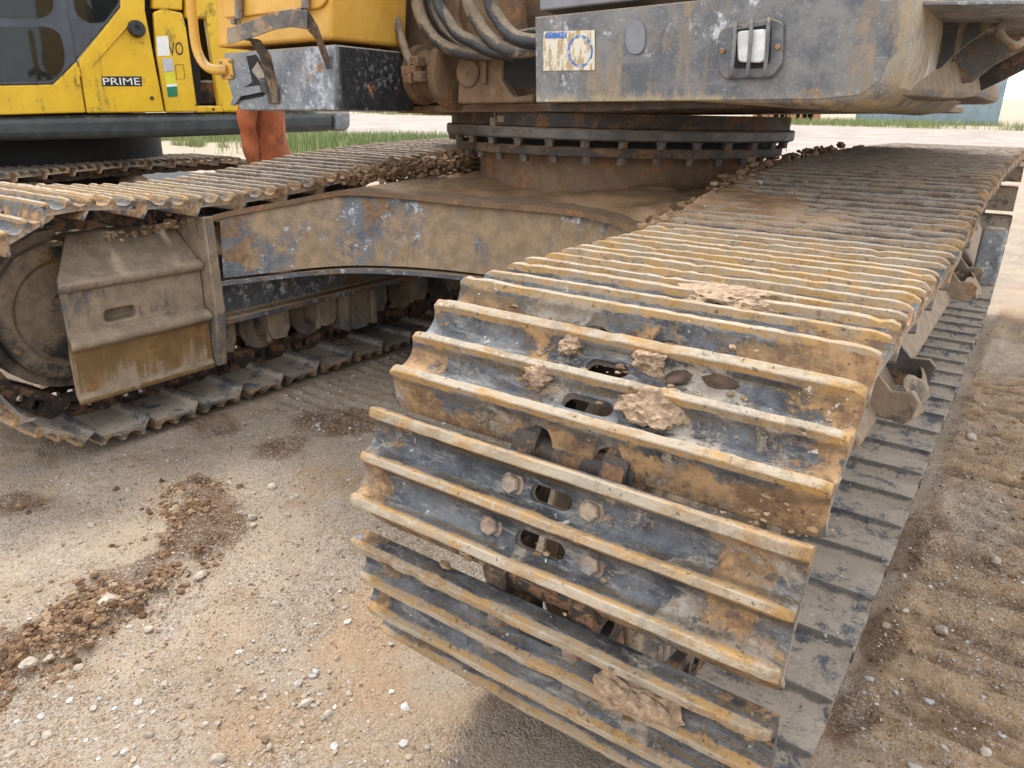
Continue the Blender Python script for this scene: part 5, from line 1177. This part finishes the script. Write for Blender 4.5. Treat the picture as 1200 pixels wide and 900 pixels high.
# ------------------------------------------------------------------ person in orange behind the left crawler
def person(loc, face):
    o_ = empty('person', loc); o_.rotation_euler = (0, 0, face)
    V = {'pel': (0, 0, .94, .135, .115), 'wai': (0, 0, 1.10, .125, .105), 'che': (0, .01, 1.28, .150, .115), 'nek0': (0, .0, 1.44, .075, .07), 'nek': (0, .0, 1.50, .052, .055), 'hea': (0, .015, 1.60, .075, .088), 'top': (0, .01, 1.69, .06, .07)}
    E_ = [('pel', 'wai'), ('wai', 'che'), ('che', 'nek0'), ('nek0', 'nek'), ('nek', 'hea'), ('hea', 'top')]
    for s, S_ in (('l', -1), ('r', 1)):
        V.update({'sh' + s: (S_ * .17, 0, 1.40, .068, .068), 'el' + s: (S_ * .195, -.03, 1.13, .050, .050), 'wr' + s: (S_ * .20, .0, .90, .036, .036), 'pa' + s: (S_ * .21, .055, .83, .030, .042),
                  'hi' + s: (S_ * .095, 0, .86, .095, .105), 'kn' + s: (S_ * .10, .015, .48, .070, .075), 'an' + s: (S_ * .105, -.01, .10, .058, .062), 'to' + s: (S_ * .115, .13, .045, .045, .035)})
        E_ += [('nek0', 'sh' + s), ('sh' + s, 'el' + s), ('el' + s, 'wr' + s), ('wr' + s, 'pa' + s), ('pel', 'hi' + s), ('hi' + s, 'kn' + s), ('kn' + s, 'an' + s), ('an' + s, 'to' + s)]
        for k, (dx, dy, L) in enumerate(((.0, .030, .085), (.0, .012, .095), (.0, -.006, .09), (.0, -.022, .07))):
            a, b, c_ = f'f{k}a{s}', f'f{k}b{s}', f'f{k}c{s}'
            V.update({a: (S_ * .21, .055 + dy, .80, .010, .010), b: (S_ * .207, .06 + dy, .80 - L * .55, .009, .009), c_: (S_ * .195, .07 + dy, .80 - L, .008, .008)}); E_ += [('pa' + s, a), (a, b), (b, c_)]
        V.update({'tha' + s: (S_ * .195, .095, .84, .011, .011), 'thb' + s: (S_ * .185, .115, .80, .009, .009)}); E_ += [('pa' + s, 'tha' + s), ('tha' + s, 'thb' + s)]
    ks = list(V); me = bpy.data.meshes.new('body'); me.from_pydata([V[k][:3] for k in ks], [(ks.index(a), ks.index(b)) for a, b in E_], [])
    b = bpy.data.objects.new('tmp', me); COL.objects.link(b)
    b.modifiers.new('skin', 'SKIN')
    if not me.skin_vertices: me.skin_vertices.new()
    for i, k in enumerate(ks): me.skin_vertices[0].data[i].radius = V[k][3:5]; me.skin_vertices[0].data[i].use_root = (k == 'pel')
    sb = b.modifiers.new('sub', 'SUBSURF'); sb.levels = 2; sb.render_levels = 2
    dg = bpy.context.evaluated_depsgraph_get(); dg.update(); m2 = bpy.data.meshes.new_from_object(b.evaluated_get(dg)); bpy.data.objects.remove(b)
    m2.materials.clear()
    for v in m2.vertices:                                         # loose cloth folds below the chest
        x, y, z = v.co
        if z < 1.38 and z > .12 and not (z < .93 and abs(x) > .18):
            k = 1 + .05 * math.sin(z * 34 + 5 * math.atan2(y, x)) + .05 * math.sin(7 * math.atan2(y, x) + z * 9); c_ = Vector((0 if z > .84 else math.copysign(.10, x), 0, z)); v.co = c_ + (v.co - c_) * k
    body = finish(m2, 'body', ['fabric_orange', 'skin', 'boot_leather'], o_, 0, 80)
    for p in m2.polygons:
        z = p.center[2]; p.material_index = 1 if (z > 1.47 or (abs(p.center[0]) > .175 and z < .91 and z > .6)) else (2 if z < .12 else 0)
    mb = MB(); mb.lathe([(.002, .12), (.055, .115), (.085, .085), (.098, .045), (.100, .02), (.096, 0), (.085, .0)], (0, .005, 1.605), 2, 24); h = mb.build('hair', 'hair_black', o_, 0)
    for sx in (-1, 1):
        mb = MB(); mb.lathe([(.001, 0), (.008, .001), (.011, .006), (.008, .011), (.001, .012)], (sx * .03, .088, 1.605), 1, 12); mb.build('eye', 'white_paint', o_, 0)
        mb = MB(); mb.lathe([(.002, -.008), (.022, -.006), (.028, .0), (.022, .008), (.002, .008)], (sx * .078, .01, 1.60), 0, 14); mb.build('ear', 'skin', o_, 0)
    mb = MB(); mb.loft([[(-.008, .10, 1.615), (.008, .10, 1.615), (.0, .105, 1.618)], [(-.017, .098, 1.57), (.017, .098, 1.57), (.0, .125, 1.572)]]); mb.build('nose', 'skin', o_, .003)
    mb = MB(); mb.box(-.024, .024, .085, .102, 1.540, 1.548); mb.build('mouth', 'hair_black', o_, .002)
    return o_
c = at_x(312, 150, -3.55)
pr = person((c[0], c[1], 0.0), math.radians(-62)); tag(pr, 'person in orange work clothes standing between the two excavators', 'person')

# ------------------------------------------------------------------ background
def strip(name, mat, x0, x1, y0, y1, dz, n=40, label=None, kind='structure'):
    xs = np.linspace(x0, x1, n); ys = np.linspace(y0, y1, n); XX, YY = np.meshgrid(xs, ys)
    P = np.stack([XX, YY, ground_h(XX, YY, False) + dz], -1); o = grid_mesh(name, P, 0 * XX, mat); tag(o, label, 'road', None, kind); return o
strip('gravel_road', 'road_gravel', -60, 60, 19, 40, .03, 60, 'pale gravel road crossing behind the excavators')
def grass_patch(name, label, fn, n, hmin, hmax, seed):
    rg = np.random.default_rng(seed); X, Y = fn(rg, n); n = len(X); Z = ground_h(X, Y, False)
    H = rg.uniform(hmin, hmax, n); a = rg.uniform(0, 6.283, n); lean = rg.uniform(0, .5, n) * H; w = H * .035
    dx, dy = np.cos(a), np.sin(a); px_, py_ = -dy, dx
    P0 = np.stack([X - px_ * w, Y - py_ * w, Z], -1); P1 = np.stack([X + px_ * w, Y + py_ * w, Z], -1)
    P2 = np.stack([X + dx * lean * .4 + px_ * w * .7, Y + dy * lean * .4 + py_ * w * .7, Z + H * .6], -1); P3 = np.stack([X + dx * lean * .4 - px_ * w * .7, Y + dy * lean * .4 - py_ * w * .7, Z + H * .6], -1)
    P4 = np.stack([X + dx * lean, Y + dy * lean, Z + H], -1)
    V = np.stack([P0, P1, P2, P3, P4], 1).reshape(-1, 3); me = bpy.data.meshes.new(name); o = np.arange(n) * 5
    F = [tuple(r) for r in np.stack([o, o + 1, o + 2, o + 3], -1)] + [tuple(r) for r in np.stack([o + 3, o + 2, o + 4], -1)]
    me.from_pydata(V.tolist(), [], F); fattr(me, 'tone', np.repeat(np.clip(rg.beta(2, 3, n), 0, 1), 5)); ob = finish(me, name, 'grass', None, 0, 180); tag(ob, label, 'grass', None, 'stuff'); return ob
def band(x0, x1, y0, y1, f=.35, th=.46):
    def g_(rg, n):
        X = rg.uniform(x0, x1, n); Y = rg.uniform(y0, y1, n); k = fbm(X * f, Y * f * 1.6, 171, 4) + rg.uniform(-.08, .08, n) > th; return X[k], Y[k]
    return g_
grass_patch('grass', 'green grass verge growing along the far side of the gravel road', band(-45, 12, 41, 48), 42000, .10, .40, 81)
cg = at_z(440, 150, .35); 
def clump(rg, n): return -13.5 + rg.normal(0, 1.8, n), 14.0 + rg.normal(0, 1.2, n)
grass_patch('grass', 'rough tuft of grass and weeds growing by the pale road', clump, 16000, .10, .50, 82)
grass_patch('grass', 'grass growing on the verge behind the yellow excavator', band(-36, -8, 11.5, 19.0, .55, .47), 90000, .05, .30, 83)
def sheet_fence(x0, x1, y, h, name, mat, label, cat, pitch=2.4):
    root = empty(name, ((x0 + x1) / 2, y, float(ground_h((x0 + x1) / 2, y, False)))); n = int((x1 - x0) / pitch)
    for i in range(n):
        xa, xb = x0 + i * pitch, x0 + (i + 1) * pitch - .02; z = float(ground_h((xa + xb) / 2, y, False)) - .05
        pts = []; k = 24
        for j in range(k + 1):
            t = j / k; pts.append((xa + (xb - xa) * t, y + (.018 if j % 4 in (1, 2) else -.018)))
        mb = MB(); mb.loft([[(a, b_, z) for a, b_ in pts] + [(a, b_ + .012, z) for a, b_ in pts[::-1]], [(a, b_, z + h) for a, b_ in pts] + [(a, b_ + .012, z + h) for a, b_ in pts[::-1]]]); part(mb, 'panel', mat, root, 0)
        mb = MB(); mb.box(xa - .05, xa + .03, y - .09, y - .03, z, z + h + .05); part(mb, 'post', mat, root, .005)
    tag(root, label, cat); return root
sheet_fence(-9.5, -1.6, 48.5, 2.5, 'metal_fence', 'fence_blue', 'pale blue corrugated metal fence beyond the gravel road', 'fence')
sheet_fence(-1.2, 5.0, 60, 2.6, 'rusty_fence', 'post_rust', 'rusty reddish sheet fence farther back than the blue one', 'fence')
# a low scrap heap at the verge
sc = empty('scrap_heap', (-13.2, 46.5, float(ground_h(-13.2, 46.5, False)))); rg = np.random.default_rng(5)
for i in range(12):
    x = -15 + i * .32 + rg.uniform(-.1, .1); z = float(ground_h(x, 46.5, False)); mb = MB(); mb.box(x, x + rg.uniform(.3, .7), 46.2, 46.7, z, z + rg.uniform(.5, 1.3)); part(mb, 'scrap_plate', 'post_rust', sc, .02)
tag(sc, 'low heap of rusty scrap plates standing on the far grass verge', 'scrap heap')
